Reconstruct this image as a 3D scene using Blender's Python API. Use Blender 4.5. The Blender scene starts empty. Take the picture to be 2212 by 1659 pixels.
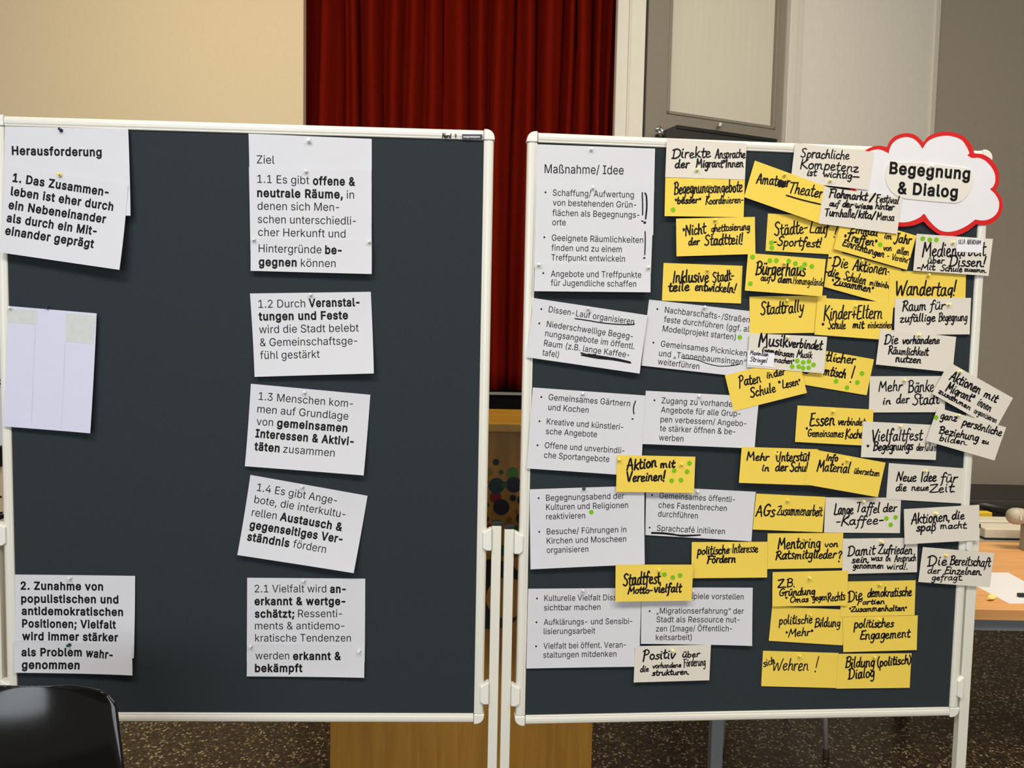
import bpy, bmesh, math, random
from mathutils import Vector, Matrix
from mathutils.geometry import delaunay_2d_cdt

# ------------------------------------------------------------------ camera, world, lights
SC = bpy.context.scene
COL = SC.collection
F, PITCH, ROLL = 1660.0, 0.0654, 0.0202
CAMZ = 1.55
CX, CY = 1106.0, 829.5
EYE = Vector((0, 0, CAMZ))
FW = Vector((0, math.cos(PITCH), -math.sin(PITCH)))
_up = Vector((0, math.sin(PITCH), math.cos(PITCH)))
_rt = Vector((1, 0, 0))
RT = math.cos(ROLL) * _rt + math.sin(ROLL) * _up
UP = -math.sin(ROLL) * _rt + math.cos(ROLL) * _up
cam = bpy.data.cameras.new('camera')
cam.sensor_fit = 'HORIZONTAL'
cam.sensor_width = 36.0
cam.lens = F / 2212.0 * 36.0
cam.clip_start = 0.05
cam_ob = bpy.data.objects.new('camera', cam)
COL.objects.link(cam_ob)
m = Matrix.Identity(4)
for i in range(3):
    m[i][0], m[i][1], m[i][2] = RT[i], UP[i], -FW[i]
m.translation = EYE
cam_ob.matrix_world = m
SC.camera = cam_ob

SC.view_settings.view_transform = 'Standard'
SC.view_settings.look = 'None'
SC.view_settings.gamma = 1.0
SC.view_settings.use_curve_mapping = False
SC.view_settings.exposure = 0.0
SC.cycles.use_denoising = True

W = bpy.data.worlds.new('room_light')
SC.world = W
W.use_nodes = True
bg = W.node_tree.nodes['Background']
bg.inputs[0].default_value = (1.0, 0.93, 0.82, 1)
bg.inputs[1].default_value = 0.24

def area(name, loc, target, sx, sy, power, colour, spread=180):
    l = bpy.data.lights.new(name, 'AREA')
    l.shape = 'RECTANGLE'
    l.size, l.size_y = sx, sy
    l.energy = power
    l.color = colour
    l.spread = math.radians(spread)
    o = bpy.data.objects.new(name, l)
    COL.objects.link(o)
    o.location = loc
    d = Vector(target) - Vector(loc)
    o.rotation_euler = d.to_track_quat('-Z', 'Y').to_euler()
    return o

# daylight through the window row behind and to the left of the camera (four panes)
for wx in (-3.4, -2.1, -0.8, 0.5):
    area('window_daylight', (wx, -4.6, 2.0), (wx + 1.2, 4.0, 1.3), 1.15, 1.7, 40, (0.86, 0.93, 1.0))
# ceiling lamps of the hall; the last two are added fills
area('ceiling_or_fill_lamp', (-1.1, -0.5, 3.7), (-0.9, 1.6, 0.9), 1.8, 0.7, 33, (0.97, 0.97, 0.98), 130)
area('ceiling_or_fill_lamp', (1.1, -0.4, 3.7), (0.9, 1.6, 0.9), 1.8, 0.7, 34, (1.0, 0.91, 0.77), 130)
area('ceiling_or_fill_lamp', (-1.6, 2.5, 3.8), (-1.3, 4.4, 1.7), 1.3, 0.35, 22, (1.0, 0.80, 0.52))
area('ceiling_or_fill_lamp', (2.3, 2.0, 3.7), (2.2, 2.7, 0.7), 1.3, 0.35, 27, (1.0, 0.86, 0.64), 110)  # fill placed and narrowed to brighten the beech table, no known fixture
area('ceiling_or_fill_lamp', (1.7, 2.5, 3.8), (1.7, 4.6, 2.0), 1.3, 0.35, 26, (1.0, 0.91, 0.76))  # fill added to brighten the door and right wall, no known fixture

# ------------------------------------------------------------------ pixel rays onto real planes
def ray(px, py):
    return (FW + RT * ((px - CX) / F) - UP * ((py - CY) / F))

def on_plane(px, py, p0, n):
    d = ray(px, py)
    t = (Vector(p0) - EYE).dot(n) / d.dot(n)
    return EYE + d * t

def on_y(px, py, Y):
    return on_plane(px, py, (0, Y, 0), Vector((0, 1, 0)))

def on_z(px, py, Z):
    return on_plane(px, py, (0, 0, Z), Vector((0, 0, 1)))

# ------------------------------------------------------------------ helpers
def lin(c):
    def f(v):
        v /= 255.0
        return v / 12.92 if v <= 0.04045 else ((v + 0.055) / 1.055) ** 2.4
    return (f(c[0]), f(c[1]), f(c[2]), 1.0)

MATS = {}
def mat(name, rgb, rough=0.6, metal=0.0, spec=0.5, noise=0.0, nscale=40.0, bump=0.0, bscale=200.0, coat=0.0, sheen=0.0, stretch=None):
    if name in MATS:
        return MATS[name]
    m = bpy.data.materials.new(name)
    m.use_nodes = True
    nt = m.node_tree
    b = nt.nodes['Principled BSDF']
    b.inputs['Base Color'].default_value = lin(rgb)
    b.inputs['Roughness'].default_value = rough
    b.inputs['Metallic'].default_value = metal
    b.inputs['Specular IOR Level'].default_value = spec
    b.inputs['Coat Weight'].default_value = coat
    b.inputs['Sheen Weight'].default_value = sheen
    tc = nt.nodes.new('ShaderNodeTexCoord')
    src = tc.outputs['Object']
    if stretch:
        mp = nt.nodes.new('ShaderNodeMapping')
        mp.inputs['Scale'].default_value = stretch
        nt.links.new(src, mp.inputs['Vector'])
        src = mp.outputs['Vector']
    if noise > 0:
        n = nt.nodes.new('ShaderNodeTexNoise')
        n.inputs['Scale'].default_value = nscale
        n.inputs['Detail'].default_value = 4
        nt.links.new(src, n.inputs['Vector'])
        r = nt.nodes.new('ShaderNodeMapRange')
        r.inputs['From Min'].default_value = 0.3
        r.inputs['From Max'].default_value = 0.7
        r.inputs['To Min'].default_value = 1 - noise
        r.inputs['To Max'].default_value = 1 + noise
        nt.links.new(n.outputs['Fac'], r.inputs['Value'])
        mx = nt.nodes.new('ShaderNodeVectorMath')
        mx.operation = 'SCALE'
        mx.inputs[0].default_value = lin(rgb)[:3]
        nt.links.new(r.outputs['Result'], mx.inputs['Scale'])
        nt.links.new(mx.outputs['Vector'], b.inputs['Base Color'])
    if bump > 0:
        n2 = nt.nodes.new('ShaderNodeTexNoise')
        n2.inputs['Scale'].default_value = bscale
        n2.inputs['Detail'].default_value = 3
        nt.links.new(src, n2.inputs['Vector'])
        bp = nt.nodes.new('ShaderNodeBump')
        bp.inputs['Strength'].default_value = bump
        bp.inputs['Distance'].default_value = 0.002
        nt.links.new(n2.outputs['Fac'], bp.inputs['Height'])
        nt.links.new(bp.outputs['Normal'], b.inputs['Normal'])
    MATS[name] = m
    return m

def mesh_ob(name, verts, faces, m, parent=None, origin=(0, 0, 0), smooth=False, bevel=0.0):
    o0 = Vector(origin)
    me = bpy.data.meshes.new(name)
    me.from_pydata([tuple(Vector(v) - o0) for v in verts], [], faces)
    ms = m if isinstance(m, (list, tuple)) else [m]
    for x in ms:
        me.materials.append(x)
    if smooth:
        me.polygons.foreach_set('use_smooth', [True] * len(me.polygons))
    me.validate()
    me.update()
    o = bpy.data.objects.new(name, me)
    COL.objects.link(o)
    if parent is not None:
        o.parent = parent
    else:
        o.location = o0
    if bevel > 0:
        b = o.modifiers.new('bevel', 'BEVEL')
        b.width = bevel
        b.segments = 3
        b.limit_method = 'ANGLE'
        b.angle_limit = math.radians(40)
    return o

def empty(name, loc):
    o = bpy.data.objects.new(name, None)
    o.empty_display_size = 0.1
    COL.objects.link(o)
    o.location = loc
    return o

def tag(o, label=None, cat=None, group=None, kind=None):
    if label: o['label'] = label
    if cat: o['category'] = cat
    if group: o['group'] = group
    if kind: o['kind'] = kind
    return o

class MB:
    """collects verts and faces of one part"""
    def __init__(s):
        s.v, s.f = [], []
    def add(s, verts, faces):
        n = len(s.v)
        s.v += [Vector(v) for v in verts]
        s.f += [tuple(i + n for i in f) for f in faces]
        return s
    def box(s, x0, x1, y0, y1, z0, z1, fr=None):
        vs = [(x, y, z) for z in (z0, z1) for y in (y0, y1) for x in (x0, x1)]
        if fr: vs = [fr(*v) for v in vs]
        return s.add(vs, [(0, 2, 3, 1), (4, 5, 7, 6), (0, 1, 5, 4), (2, 6, 7, 3), (0, 4, 6, 2), (1, 3, 7, 5)])
    def tube(s, pts, r, n=12, cap=True):
        pts = [Vector(p) for p in pts]
        rs = r if isinstance(r, (list, tuple)) else [r] * len(pts)
        base = len(s.v)
        prev = None
        for i, p in enumerate(pts):
            d = (pts[min(i + 1, len(pts) - 1)] - pts[max(i - 1, 0)]).normalized()
            a = prev if prev is not None else (Vector((0, 0, 1)) if abs(d.z) < 0.9 else Vector((1, 0, 0)))
            a = (a - d * a.dot(d)).normalized()
            prev = a
            b = d.cross(a)
            for k in range(n):
                t = 2 * math.pi * k / n
                s.v.append(p + (a * math.cos(t) + b * math.sin(t)) * rs[i])
        for i in range(len(pts) - 1):
            for k in range(n):
                k2 = (k + 1) % n
                s.f.append((base + i * n + k, base + i * n + k2, base + (i + 1) * n + k2, base + (i + 1) * n + k))
        if cap:
            s.f.append(tuple(base + k for k in reversed(range(n))))
            e = base + (len(pts) - 1) * n
            s.f.append(tuple(e + k for k in range(n)))
        return s
    def prism(s, poly, fa, fb):
        """poly 2d, fa/fb map a 2d point to the near and far 3d points"""
        n = len(poly)
        vs = [fa(*p) for p in poly] + [fb(*p) for p in poly]
        fs = [tuple(range(n)), tuple(reversed(range(n, 2 * n)))]
        fs += [(i, n + i, n + (i + 1) % n, (i + 1) % n) for i in range(n)]
        return s.add(vs, fs)
    def build(s, name, m, parent=None, origin=(0, 0, 0), smooth=False, bevel=0.0):
        return mesh_ob(name, s.v, s.f, m, parent, origin, smooth, bevel)

def fix_normals(o):
    bm = bmesh.new()
    bm.from_mesh(o.data)
    bmesh.ops.recalc_face_normals(bm, faces=bm.faces)
    bm.to_mesh(o.data)
    bm.free()
    return o

# ------------------------------------------------------------------ materials
M_white = mat('white_lacquer', (222, 220, 208), 0.32, bump=0.02)
M_plastic = mat('white_plastic', (228, 227, 219), 0.4)
M_black = mat('black_plastic', (20, 20, 20), 0.45)
M_felt = mat('anthracite_felt', (46, 53, 57), 0.95, spec=0.15, noise=0.10, nscale=420, bump=0.5, bscale=700)
M_paper = mat('printer_paper', (207, 207, 212), 0.8, spec=0.25, noise=0.012, nscale=12, bump=0.03, bscale=60)
M_blank = mat('blank_paper', (204, 205, 224), 0.8, spec=0.25, noise=0.01, nscale=30)
M_tape = mat('tape_grey', (196, 200, 196), 0.45, noise=0.04, nscale=80, bump=0.12, bscale=90)
M_ywl = mat('yellow_card', (234, 204, 86), 0.85, spec=0.2, noise=0.02, nscale=500)
M_wht = mat('white_card', (216, 210, 198), 0.85, spec=0.2, noise=0.02, nscale=500)
M_slip = mat('slip_paper', (228, 227, 234), 0.8, spec=0.2)
M_face = mat('cloud_paper', (224, 223, 228), 0.7, spec=0.3, noise=0.012, nscale=12)
M_ink = mat('marker_ink', (14, 12, 18), 0.6, spec=0.2)
M_print = mat('printed_ink', (12, 12, 15), 0.7, spec=0.2)
M_dot = mat('green_sticker', (124, 184, 22), 0.7, spec=0.2)
M_red = mat('red_card', (206, 30, 30), 0.6, spec=0.25)
M_chrome = mat('chrome', (200, 200, 200), 0.15, metal=1.0)
M_steel = mat('brushed_steel', (206, 204, 200), 0.32, metal=0.55)
M_navy = mat('navy_plate', (16, 18, 52), 0.4)

def wood(name, rgb, dark, rough=0.35, scale=(18, 18, 1.2), coat=0.2):
    m = bpy.data.materials.new(name)
    m.use_nodes = True
    nt = m.node_tree
    b = nt.nodes['Principled BSDF']
    b.inputs['Roughness'].default_value = rough
    b.inputs['Coat Weight'].default_value = coat
    b.inputs['Coat Roughness'].default_value = 0.15
    tc = nt.nodes.new('ShaderNodeTexCoord')
    mp = nt.nodes.new('ShaderNodeMapping')
    mp.inputs['Scale'].default_value = scale
    n = nt.nodes.new('ShaderNodeTexNoise')
    n.inputs['Scale'].default_value = 2.2
    n.inputs['Detail'].default_value = 7
    n.inputs['Distortion'].default_value = 0.6
    cr = nt.nodes.new('ShaderNodeValToRGB')
    cr.color_ramp.elements[0].position = 0.3
    cr.color_ramp.elements[0].color = lin(dark)
    cr.color_ramp.elements[1].position = 0.7
    cr.color_ramp.elements[1].color = lin(rgb)
    nt.links.new(tc.outputs['Object'], mp.inputs['Vector'])
    nt.links.new(mp.outputs['Vector'], n.inputs['Vector'])
    nt.links.new(n.outputs['Fac'], cr.inputs['Fac'])
    nt.links.new(cr.outputs['Color'], b.inputs['Base Color'])
    return m

def terrazzo():
    m = bpy.data.materials.new('dark_terrazzo')
    m.use_nodes = True
    nt = m.node_tree
    N, L = nt.nodes.new, nt.links.new
    b = nt.nodes['Principled BSDF']
    b.inputs['Roughness'].default_value = 0.42
    tc = N('ShaderNodeTexCoord')
    nz = N('ShaderNodeTexNoise')
    nz.inputs['Scale'].default_value = 45
    L(tc.outputs['Object'], nz.inputs['Vector'])
    mixv = N('ShaderNodeMix')
    mixv.data_type = 'VECTOR'
    mixv.inputs['Factor'].default_value = 0.018
    L(tc.outputs['Object'], mixv.inputs[4])
    L(nz.outputs['Color'], mixv.inputs[5])
    def vor(scale):
        v = N('ShaderNodeTexVoronoi')
        v.inputs['Scale'].default_value = scale
        L(mixv.outputs[1], v.inputs['Vector'])
        s = N('ShaderNodeSeparateColor')
        L(v.outputs['Color'], s.inputs['Color'])
        return v, s
    v1, s1 = vor(88)
    v2, s2 = vor(120)
    # matrix colour with small brown pebbles
    base = N('ShaderNodeValToRGB')
    e = base.color_ramp.elements
    e[0].position, e[0].color = 0.0, lin((38, 31, 22))
    e[1].position, e[1].color = 1.0, lin((108, 86, 56))
    for p, c in ((0.35, (54, 43, 30)), (0.7, (76, 60, 41))):
        k = e.new(p)
        k.color = lin(c)
    L(s2.outputs['Green'], base.inputs['Fac'])
    chips = N('ShaderNodeValToRGB')
    e = chips.color_ramp.elements
    e[0].position, e[0].color = 0.0, lin((124, 98, 62))
    e[1].position, e[1].color = 1.0, lin((228, 208, 164))
    L(s1.outputs['Green'], chips.inputs['Fac'])
    g = N('ShaderNodeMath'); g.operation = 'GREATER_THAN'; g.inputs[1].default_value = 0.63
    L(s1.outputs['Red'], g.inputs[0])
    d = N('ShaderNodeMath'); d.operation = 'LESS_THAN'; d.inputs[1].default_value = 0.44
    L(v1.outputs['Distance'], d.inputs[0])
    mu = N('ShaderNodeMath'); mu.operation = 'MULTIPLY'
    L(g.outputs[0], mu.inputs[0]); L(d.outputs[0], mu.inputs[1])
    mx = N('ShaderNodeMix'); mx.data_type = 'RGBA'
    L(mu.outputs[0], mx.inputs['Factor'])
    L(base.outputs['Color'], mx.inputs[6]); L(chips.outputs['Color'], mx.inputs[7])
    L(mx.outputs[2], b.inputs['Base Color'])
    return m

M_terr = terrazzo()
M_wallwarm = mat('wall_paint_cream', (222, 206, 172), 0.9, spec=0.2, noise=0.02, nscale=60, bump=0.15, bscale=260)
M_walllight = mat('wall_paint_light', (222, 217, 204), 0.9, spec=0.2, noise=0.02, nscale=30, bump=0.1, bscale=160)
M_wallshaded = mat('wall_paint_shaded', (146, 138, 124), 0.9, spec=0.2, noise=0.02, nscale=30, bump=0.1, bscale=200)  # base colour darkened to carry the shade on the far right wall
M_doorgrey = mat('door_paint_grey', (134, 126, 112), 0.55, spec=0.35, noise=0.02, nscale=20)
M_doorpanel = mat('door_panel_paint', (206, 200, 182), 0.6, spec=0.3, noise=0.015, nscale=3.0, stretch=(16, 16, 0.6), bump=0.1, bscale=8)
M_trim = mat('trim_paint', (214, 210, 194), 0.5)
M_skirt = mat('skirting_dark', (28, 25, 22), 0.6)
M_curtain = mat('red_velvet', (106, 18, 6), 0.95, spec=0.03, noise=0.05, nscale=30)
M_stage = mat('stage_black', (10, 10, 10), 0.9, spec=0.1)
M_alu = mat('aluminium', (176, 168, 160), 0.4, metal=0.8)
M_lect = wood('lectern_veneer', (196, 142, 48), (174, 120, 36), 0.38, (22, 22, 1.3), 0.15)
M_lecttop = wood('lectern_top_wood', (222, 170, 62), (196, 142, 46), 0.35, (1.3, 22, 22), 0.15)
M_beech = wood('beech_veneer', (214, 162, 104), (198, 142, 86), 0.42, (1.3, 20, 20), 0.1)
M_grey = mat('grey_steel', (118, 124, 128), 0.45, spec=0.4)

# ------------------------------------------------------------------ the setting
FLOORZ = 0.0
fl = MB()
fl.add([(-9, -6, 0), (9, -6, 0), (9, 8, 0), (-9, 8, 0), (-9, -6, -0.05), (9, -6, -0.05), (9, 8, -0.05), (-9, 8, -0.05)],
       [(0, 1, 2, 3), (7, 6, 5, 4), (0, 4, 5, 1), (1, 5, 6, 2), (2, 6, 7, 3), (3, 7, 4, 0)])
tag(fl.build('floor', M_terr), 'dark brown terrazzo floor with light stone chips', kind='structure')

YW = 4.35                                            # front of the stage wall
xl = on_y(655, 250, YW).x                            # right edge of the cream wall left of the stage opening
b = MB().box(-6.5, xl, YW, YW + 0.06, 0, 4.3)
tag(b.build('wall_left', M_wallwarm, bevel=0.004), 'cream wall left of the red stage curtain', kind='structure')
b = MB().box(-6.5, xl, YW - 0.02, YW, 0, 0.16)
tag(b.build('baseboard_left', M_skirt), 'dark skirting of the cream wall', kind='structure')

# pillar right of the opening
xp0 = on_y(1331, 150, YW).x
xp1 = on_y(1397, 150, YW).x
b = MB().box(xp0, xp1 - 0.012, YW, YW + 0.09, 0, 4.3)
tag(b.build('wall_right', M_walllight, bevel=0.006), 'light pillar right of the red stage curtain', kind='structure')
xq = on_y(1358, 150, YW).x
b = MB().box(xq - 0.005, xq + 0.005, YW - 0.008, YW, 0, 4.3)
tag(b.build('trim_1', M_trim, bevel=0.003), 'narrow ridge down the light pillar', kind='structure')

# stage, curtain, back wall
z_st = on_y(1095, 849, YW + 0.08).z
st = MB().box(xl - 1.2, xp1 + 0.6, YW + 0.10, 6.25, 0, z_st)
stage = empty('stage', (0, YW + 0.1, 0))
st.build('platform', M_stage, stage, (0, YW + 0.1, 0))
MB().box(xl - 1.2, xp1 + 0.6, YW + 0.085, YW + 0.10, z_st - 0.012, z_st + 0.004).build('nosing', M_alu, stage, (0, YW + 0.1, 0))
tag(stage, 'black stage front with a thin metal edge under the red curtain', 'stage')
b = MB().box(-6.5, 6.5, 6.3, 6.4, 0, 4.3)
tag(b.build('wall_back', M_wallshaded), 'back wall behind the stage', kind='structure')

YC = YW + 0.22
valley = [625, 688, 735, 747, 781, 836, 877, 917, 956, 1018, 1058, 1101, 1113, 1153, 1163, 1208, 1218, 1238, 1274, 1284, 1301, 1320, 1345, 1375]
xs = [on_y(p, 200, YC).x for p in valley]
rnd = random.Random(4)
cv, cf = [], []
prof = []
for i in range(len(xs) - 1):
    w = xs[i + 1] - xs[i]
    n = 10 if w > 0.05 else 5
    dep = min(0.12, 0.04 + w * 0.62) * rnd.uniform(0.75, 1.1) if w > 0.04 else -0.05
    sk = rnd.uniform(0.55, 1.6)
    for k in range(n):
        t = k / n
        prof.append((xs[i] + w * t, -dep * (0.5 - 0.5 * math.cos(2 * math.pi * t ** sk)) ** 0.8, i))
prof.append((xs[-1], 0.0, len(xs)))
zs = [z_st + 0.012 + (4.2 - z_st) * k / 24 for k in range(25)]
for zi, z in enumerate(zs):
    for (x, y, i) in prof:
        k = (z - z_st) / 2.6
        cv.append((x + 0.012 * math.sin(1.3 * i + 1.7 * z) * min(1, k + .3), YC + y * (1.0 - 0.12 * math.sin(z * 1.9 + i)), z))
np_ = len(prof)
for zi in range(len(zs) - 1):
    for k in range(np_ - 1):
        a = zi * np_ + k
        cf.append((a, a + 1, a + np_ + 1, a + np_))
cu = mesh_ob('stage_curtain', cv, cf, M_curtain, origin=(0, YC, z_st + 0.012), smooth=True)
sol = cu.modifiers.new('thickness', 'SOLIDIFY')
sol.thickness = 0.004
sol.offset = 1
tag(cu, 'tall pleated dark red stage curtain behind the two pinboards', 'curtain')

# angled wall with door, light panel and, on the right, a wall coloured darker for shade
P0 = on_y(1398, 150, YW)
P0.z = 0
YAW = math.radians(22)
WD = Vector((math.cos(YAW), math.sin(YAW), 0))
WN = Vector((math.sin(YAW), -math.cos(YAW), 0))       # towards the room
def wall_pt(px, py, off=0.0):
    p = on_plane(px, py, P0 + WN * off, WN)
    return (p - P0).dot(WD), p.z
def wfr(s, d, z):
    return P0 + WD * s + WN * d + Vector((0, 0, z))
def wbox(mb, s0, s1, d0, d1, z0, z1):
    return mb.box(s0, s1, d0, d1, z0, z1, fr=wfr)
sA = 0.0
sB = wall_pt(1693, 150)[0]
sC = wall_pt(1727, 150)[0]
sD = wall_pt(2012, 150)[0]
sp0, sp1 = wall_pt(1443, 150)[0], wall_pt(1679, 150)[0]
zp = wall_pt(1436, 245)[1]
door = empty('door_1', wfr(sA, 0, 0))
do = wfr(sA, 0, 0)
d = MB()
wbox(d, sA, sp0, -0.05, 0, 0, 4.3)
wbox(d, sp1, sB, -0.05, 0, 0, 4.3)
wbox(d, sp0, sp1, -0.05, 0, 0, zp)
d.build('door_frame', M_doorgrey, door, do)
d = MB()
wbox(d, sp0, sp1, -0.05, -0.022, zp, 4.3)
for k in (0.22, 0.36, 0.5, 0.585, 0.70, 0.84, 0.93):   # board joints
    s = sp0 + (sp1 - sp0) * k
    wbox(d, s, s + 0.012, -0.022, -0.0212, zp + 0.03 + 0.25 * (k * 7 % 1), 4.3)
d.build('inset_panel', M_doorpanel, door, do)
d = MB()
wbox(d, sp0, sp0 + 0.018, -0.022, 0.006, zp, 4.3)
wbox(d, sp1 - 0.018, sp1, -0.022, 0.006, zp, 4.3)
wbox(d, sp0, sp1, -0.022, 0.006, zp - 0.0, zp + 0.018)
d.build('bead_moulding', M_doorgrey, door, do, bevel=0.004)
tag(door, 'grey framed door with a pale inset panel right of the stage', kind='structure')
b = MB()
wbox(b, -0.012, 0.0, -0.04, -0.01, 0, 4.3)
tag(b.build('trim_2', M_skirt), 'dark gap between pillar and grey door', kind='structure')
b = MB()
wbox(b, sB + 0.008, sB + (sC - sB) * .55, -0.04, 0.035, 0, 4.3)
wbox(b, sB + (sC - sB) * .55, sC, -0.04, 0.02, 0, 4.3)
tag(b.build('trim_3', M_trim, bevel=0.004), 'light door jamb', kind='structure')
b = MB()
wbox(b, sC, sD, -0.05, 0.0, 0, 4.3)
tag(b.build('wall_front', M_walllight), 'light wall between door jamb and the far right wall', kind='structure')
b = MB()
wbox(b, sD, sD + 0.045, -0.05, 0.012, 0, 4.3)
tag(b.build('trim_4', M_trim, bevel=0.004), 'corner bead of the light wall', kind='structure')
e0 = wfr(sD + 0.045, 0, 0)
wd2 = Vector((math.cos(math.radians(-12)), math.sin(math.radians(-12)), 0))
wn2 = Vector((wd2.y, -wd2.x, 0))
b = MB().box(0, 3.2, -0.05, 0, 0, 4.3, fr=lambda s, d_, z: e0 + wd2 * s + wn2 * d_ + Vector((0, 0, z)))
tag(b.build('wall_side', M_wallshaded), 'wall on the far right, coloured darker for its shade', kind='structure')

# black wall box with chamfered left end on the door, and the steel hook beside it
q0 = wall_pt(1440, 300, 0.12)
q1 = wall_pt(1676, 300, 0.12)
zt0, zt1 = wall_pt(1464, 276, 0.12)[1], wall_pt(1675, 297, 0.12)[1]
wb = empty('wall_box', wfr((q0[0] + q1[0]) / 2, 0.0, zt0 - 0.3))
wo = wb.location.copy()
sx0, sx1 = q0[0], q1[0]
zt = (zt0 + zt1) / 2
poly = [(sx0, zt - 0.5), (sx1, zt - 0.5), (sx1, zt), (sx0 + 0.055, zt), (sx0, zt - 0.03)]
MB().prism(poly, lambda s, z: wfr(s, 0.12, z), lambda s, z: wfr(s, 0.002, z)).build('housing', mat('box_charcoal', (40, 38, 33), 0.6), wb, wo, bevel=0.004)
lid = MB()
wbox(lid, sx0 + 0.06, sx1 + 0.004, 0.12, 0.126, zt - 0.016, zt + 0.002)
lid.build('lid_edge', mat('box_edge', (22, 21, 19), 0.5), wb, wo)
sc = MB()
c = wall_pt(1669, 309, 0.121)
wbox(sc, c[0] - 0.004, c[0] + 0.004, 0.12, 0.123, c[1] - 0.004, c[1] + 0.004)
sc.build('screw', M_chrome, wb, wo)
tag(wb, 'long black box with a chamfered left end fixed to the grey door', 'box')

def wp(px, py, off):
    return on_plane(px, py, P0 + WN * off, WN)
hk = empty('steel_hook', wp(1433, 300, 0.0))
ho = hk.location.copy()
mb = MB()
for (ax, ay, bx, by) in ((1426, 275, 1441, 303), (1420, 281, 1436, 302)):
    mb.tube([wp(ax, ay, 0.09), wp((ax + bx) / 2, (ay + by) / 2, 0.09), wp(bx, by, 0.06)], 0.008)
mb.build('hook_arms', M_chrome, hk, ho, smooth=True)
MB().tube([wp(1417, 281, 0.09), wp(1427, 275, 0.09)], 0.011).build('cross_pin', M_chrome, hk, ho, smooth=True)
MB().tube([wp(1441, 303, 0.002), wp(1441, 303, 0.07)], 0.012).build('base_bolt', M_chrome, hk, ho, smooth=True)
tag(hk, 'shiny steel hook on the grey door beside the black box', 'hook')
sm = MB().tube([wp(1556, 268, -0.0), wp(1556, 268, 0.03), wp(1555, 272, 0.045)], 0.009)
o = sm.build('wall_hook', M_trim, None, wp(1556, 268, 0), smooth=True)
tag(o, 'tiny pale hook on the grey door above the black box', 'hook')

# ------------------------------------------------------------------ lectern
YL = 2.45
x0, x1 = on_y(713, 1600, YL).x, on_y(1279, 1600, YL).x
zl = on_y(1095, 913, YL).z
lec = empty('lectern', ((x0 + x1) / 2, YL + 0.2, 0))
lo = lec.location.copy()
b = MB().box(x0, x1, YL, YL + 0.022, 0.02, zl - 0.03)
b.build('front_panel', M_lect, lec, lo, bevel=0.002)
for xa, xb in ((x0, x0 + 0.02), (x1 - 0.02, x1)):
    MB().box(xa, xb, YL + 0.022, YL + 0.42, 0.02, zl - 0.03).build('side_panel', M_lect, lec, lo, bevel=0.002)
MB().box(x0, x1, YL + 0.02, YL + 0.42, 0.0, 0.05).build('plinth', M_skirt, lec, lo)
MB().box(x0 - 0.015, x1 + 0.015, YL - 0.022, YL + 0.44, zl - 0.03, zl).build('top', M_lecttop, lec, lo, bevel=0.004)
D = [(488, 365, 38, 0), (548, 482, 28, 1), (405, 478, 52, 5), (683, 490, 68, 2), (483, 770, 68, 3), (495, 637, 92, 4), (695, 625, 92, 0), (585, 625, 36, 1),
     (685, 780, 38, 6), (795, 800, 62, 6), (550, 883, 93, 0), (393, 858, 22, 1), (382, 1020, 28, 6), (405, 1115, 38, 3), (790, 1010, 70, 6), (785, 1135, 48, 5), (380, 590, 24, 6),
     (730, 1130, 34, 1), (640, 1030, 36, 7), (728, 925, 24, 7), (565, 1380, 62, 1), (720, 1410, 34, 3), (440, 1888, 415, 6), (616, 1926, 246, 8)]
dm = [mat('dot_navy', (14, 16, 44), 0.4), mat('dot_green', (34, 84, 32), 0.4), mat('dot_lime', (70, 128, 34), 0.4), mat('dot_red', (120, 20, 18), 0.4),
      mat('dot_teal', (14, 44, 52), 0.4), mat('dot_ochre', (140, 112, 28), 0.4), mat('dot_black', (10, 10, 14), 0.4), mat('dot_brown', (126, 86, 26), 0.4), M_lect]
for k, (cx_, cy_, r_, ci) in enumerate(D):
    c = on_y(980 + cx_ / 5.35, 930 + cy_ / 5.35, YL)
    rr = r_ / 5.35 / F * YL
    z1 = -0.0008 - 0.00035 * k
    n = 48
    poly = [(c.x + rr * math.cos(2 * math.pi * i / n), c.z + rr * math.sin(2 * math.pi * i / n)) for i in range(n)]
    MB().prism(poly, lambda x, z: (x, YL + z1, z), lambda x, z: (x, YL + 0.001, z)).build('painted_dot', dm[ci], lec, lo)
tag(lec, 'amber wooden lectern with painted coloured dots behind the gap between the pinboards', 'lectern')

# ------------------------------------------------------------------ table on the right and what lies on it
ZT = 0.74
tx0 = on_z(2112, 1315, ZT)
YT0 = tx0.y
xt0 = on_y(1532, 1600, YT0).x
xt1 = 2.35
YT1 = 3.10
tb = empty('office_table', ((xt0 + xt1) / 2, (YT0 + YT1) / 2, 0))
to = tb.location.copy()
MB().box(xt0, xt1, YT0, YT1, ZT - 0.036, ZT).build('tabletop', M_beech, tb, to, bevel=0.003)
MB().box(xt0 + 0.03, xt1 - 0.03, YT0 + 0.035, YT0 + 0.06, ZT - 0.08, ZT - 0.036).build('apron', M_grey, tb, to)
MB().box(xt0 + 0.03, xt1 - 0.03, YT1 - 0.06, YT1 - 0.035, ZT - 0.08, ZT - 0.036).build('apron', M_grey, tb, to)
xa = on_y(1537, 1600, YT0 + 0.03).x
wleg = on_y(1563, 1600, YT0 + 0.03).x - xa
for (lx, ly) in ((xa, YT0 + 0.03), (xt1 - 0.08, YT0 + 0.03), (xa, YT1 - 0.07), (xt1 - 0.08, YT1 - 0.07)):
    MB().box(lx, lx + wleg, ly, ly + 0.04, 0, ZT - 0.036).build('leg', M_grey, tb, to, bevel=0.003)
tag(tb, 'beech table with grey steel legs behind the right pinboard', 'table')

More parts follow.
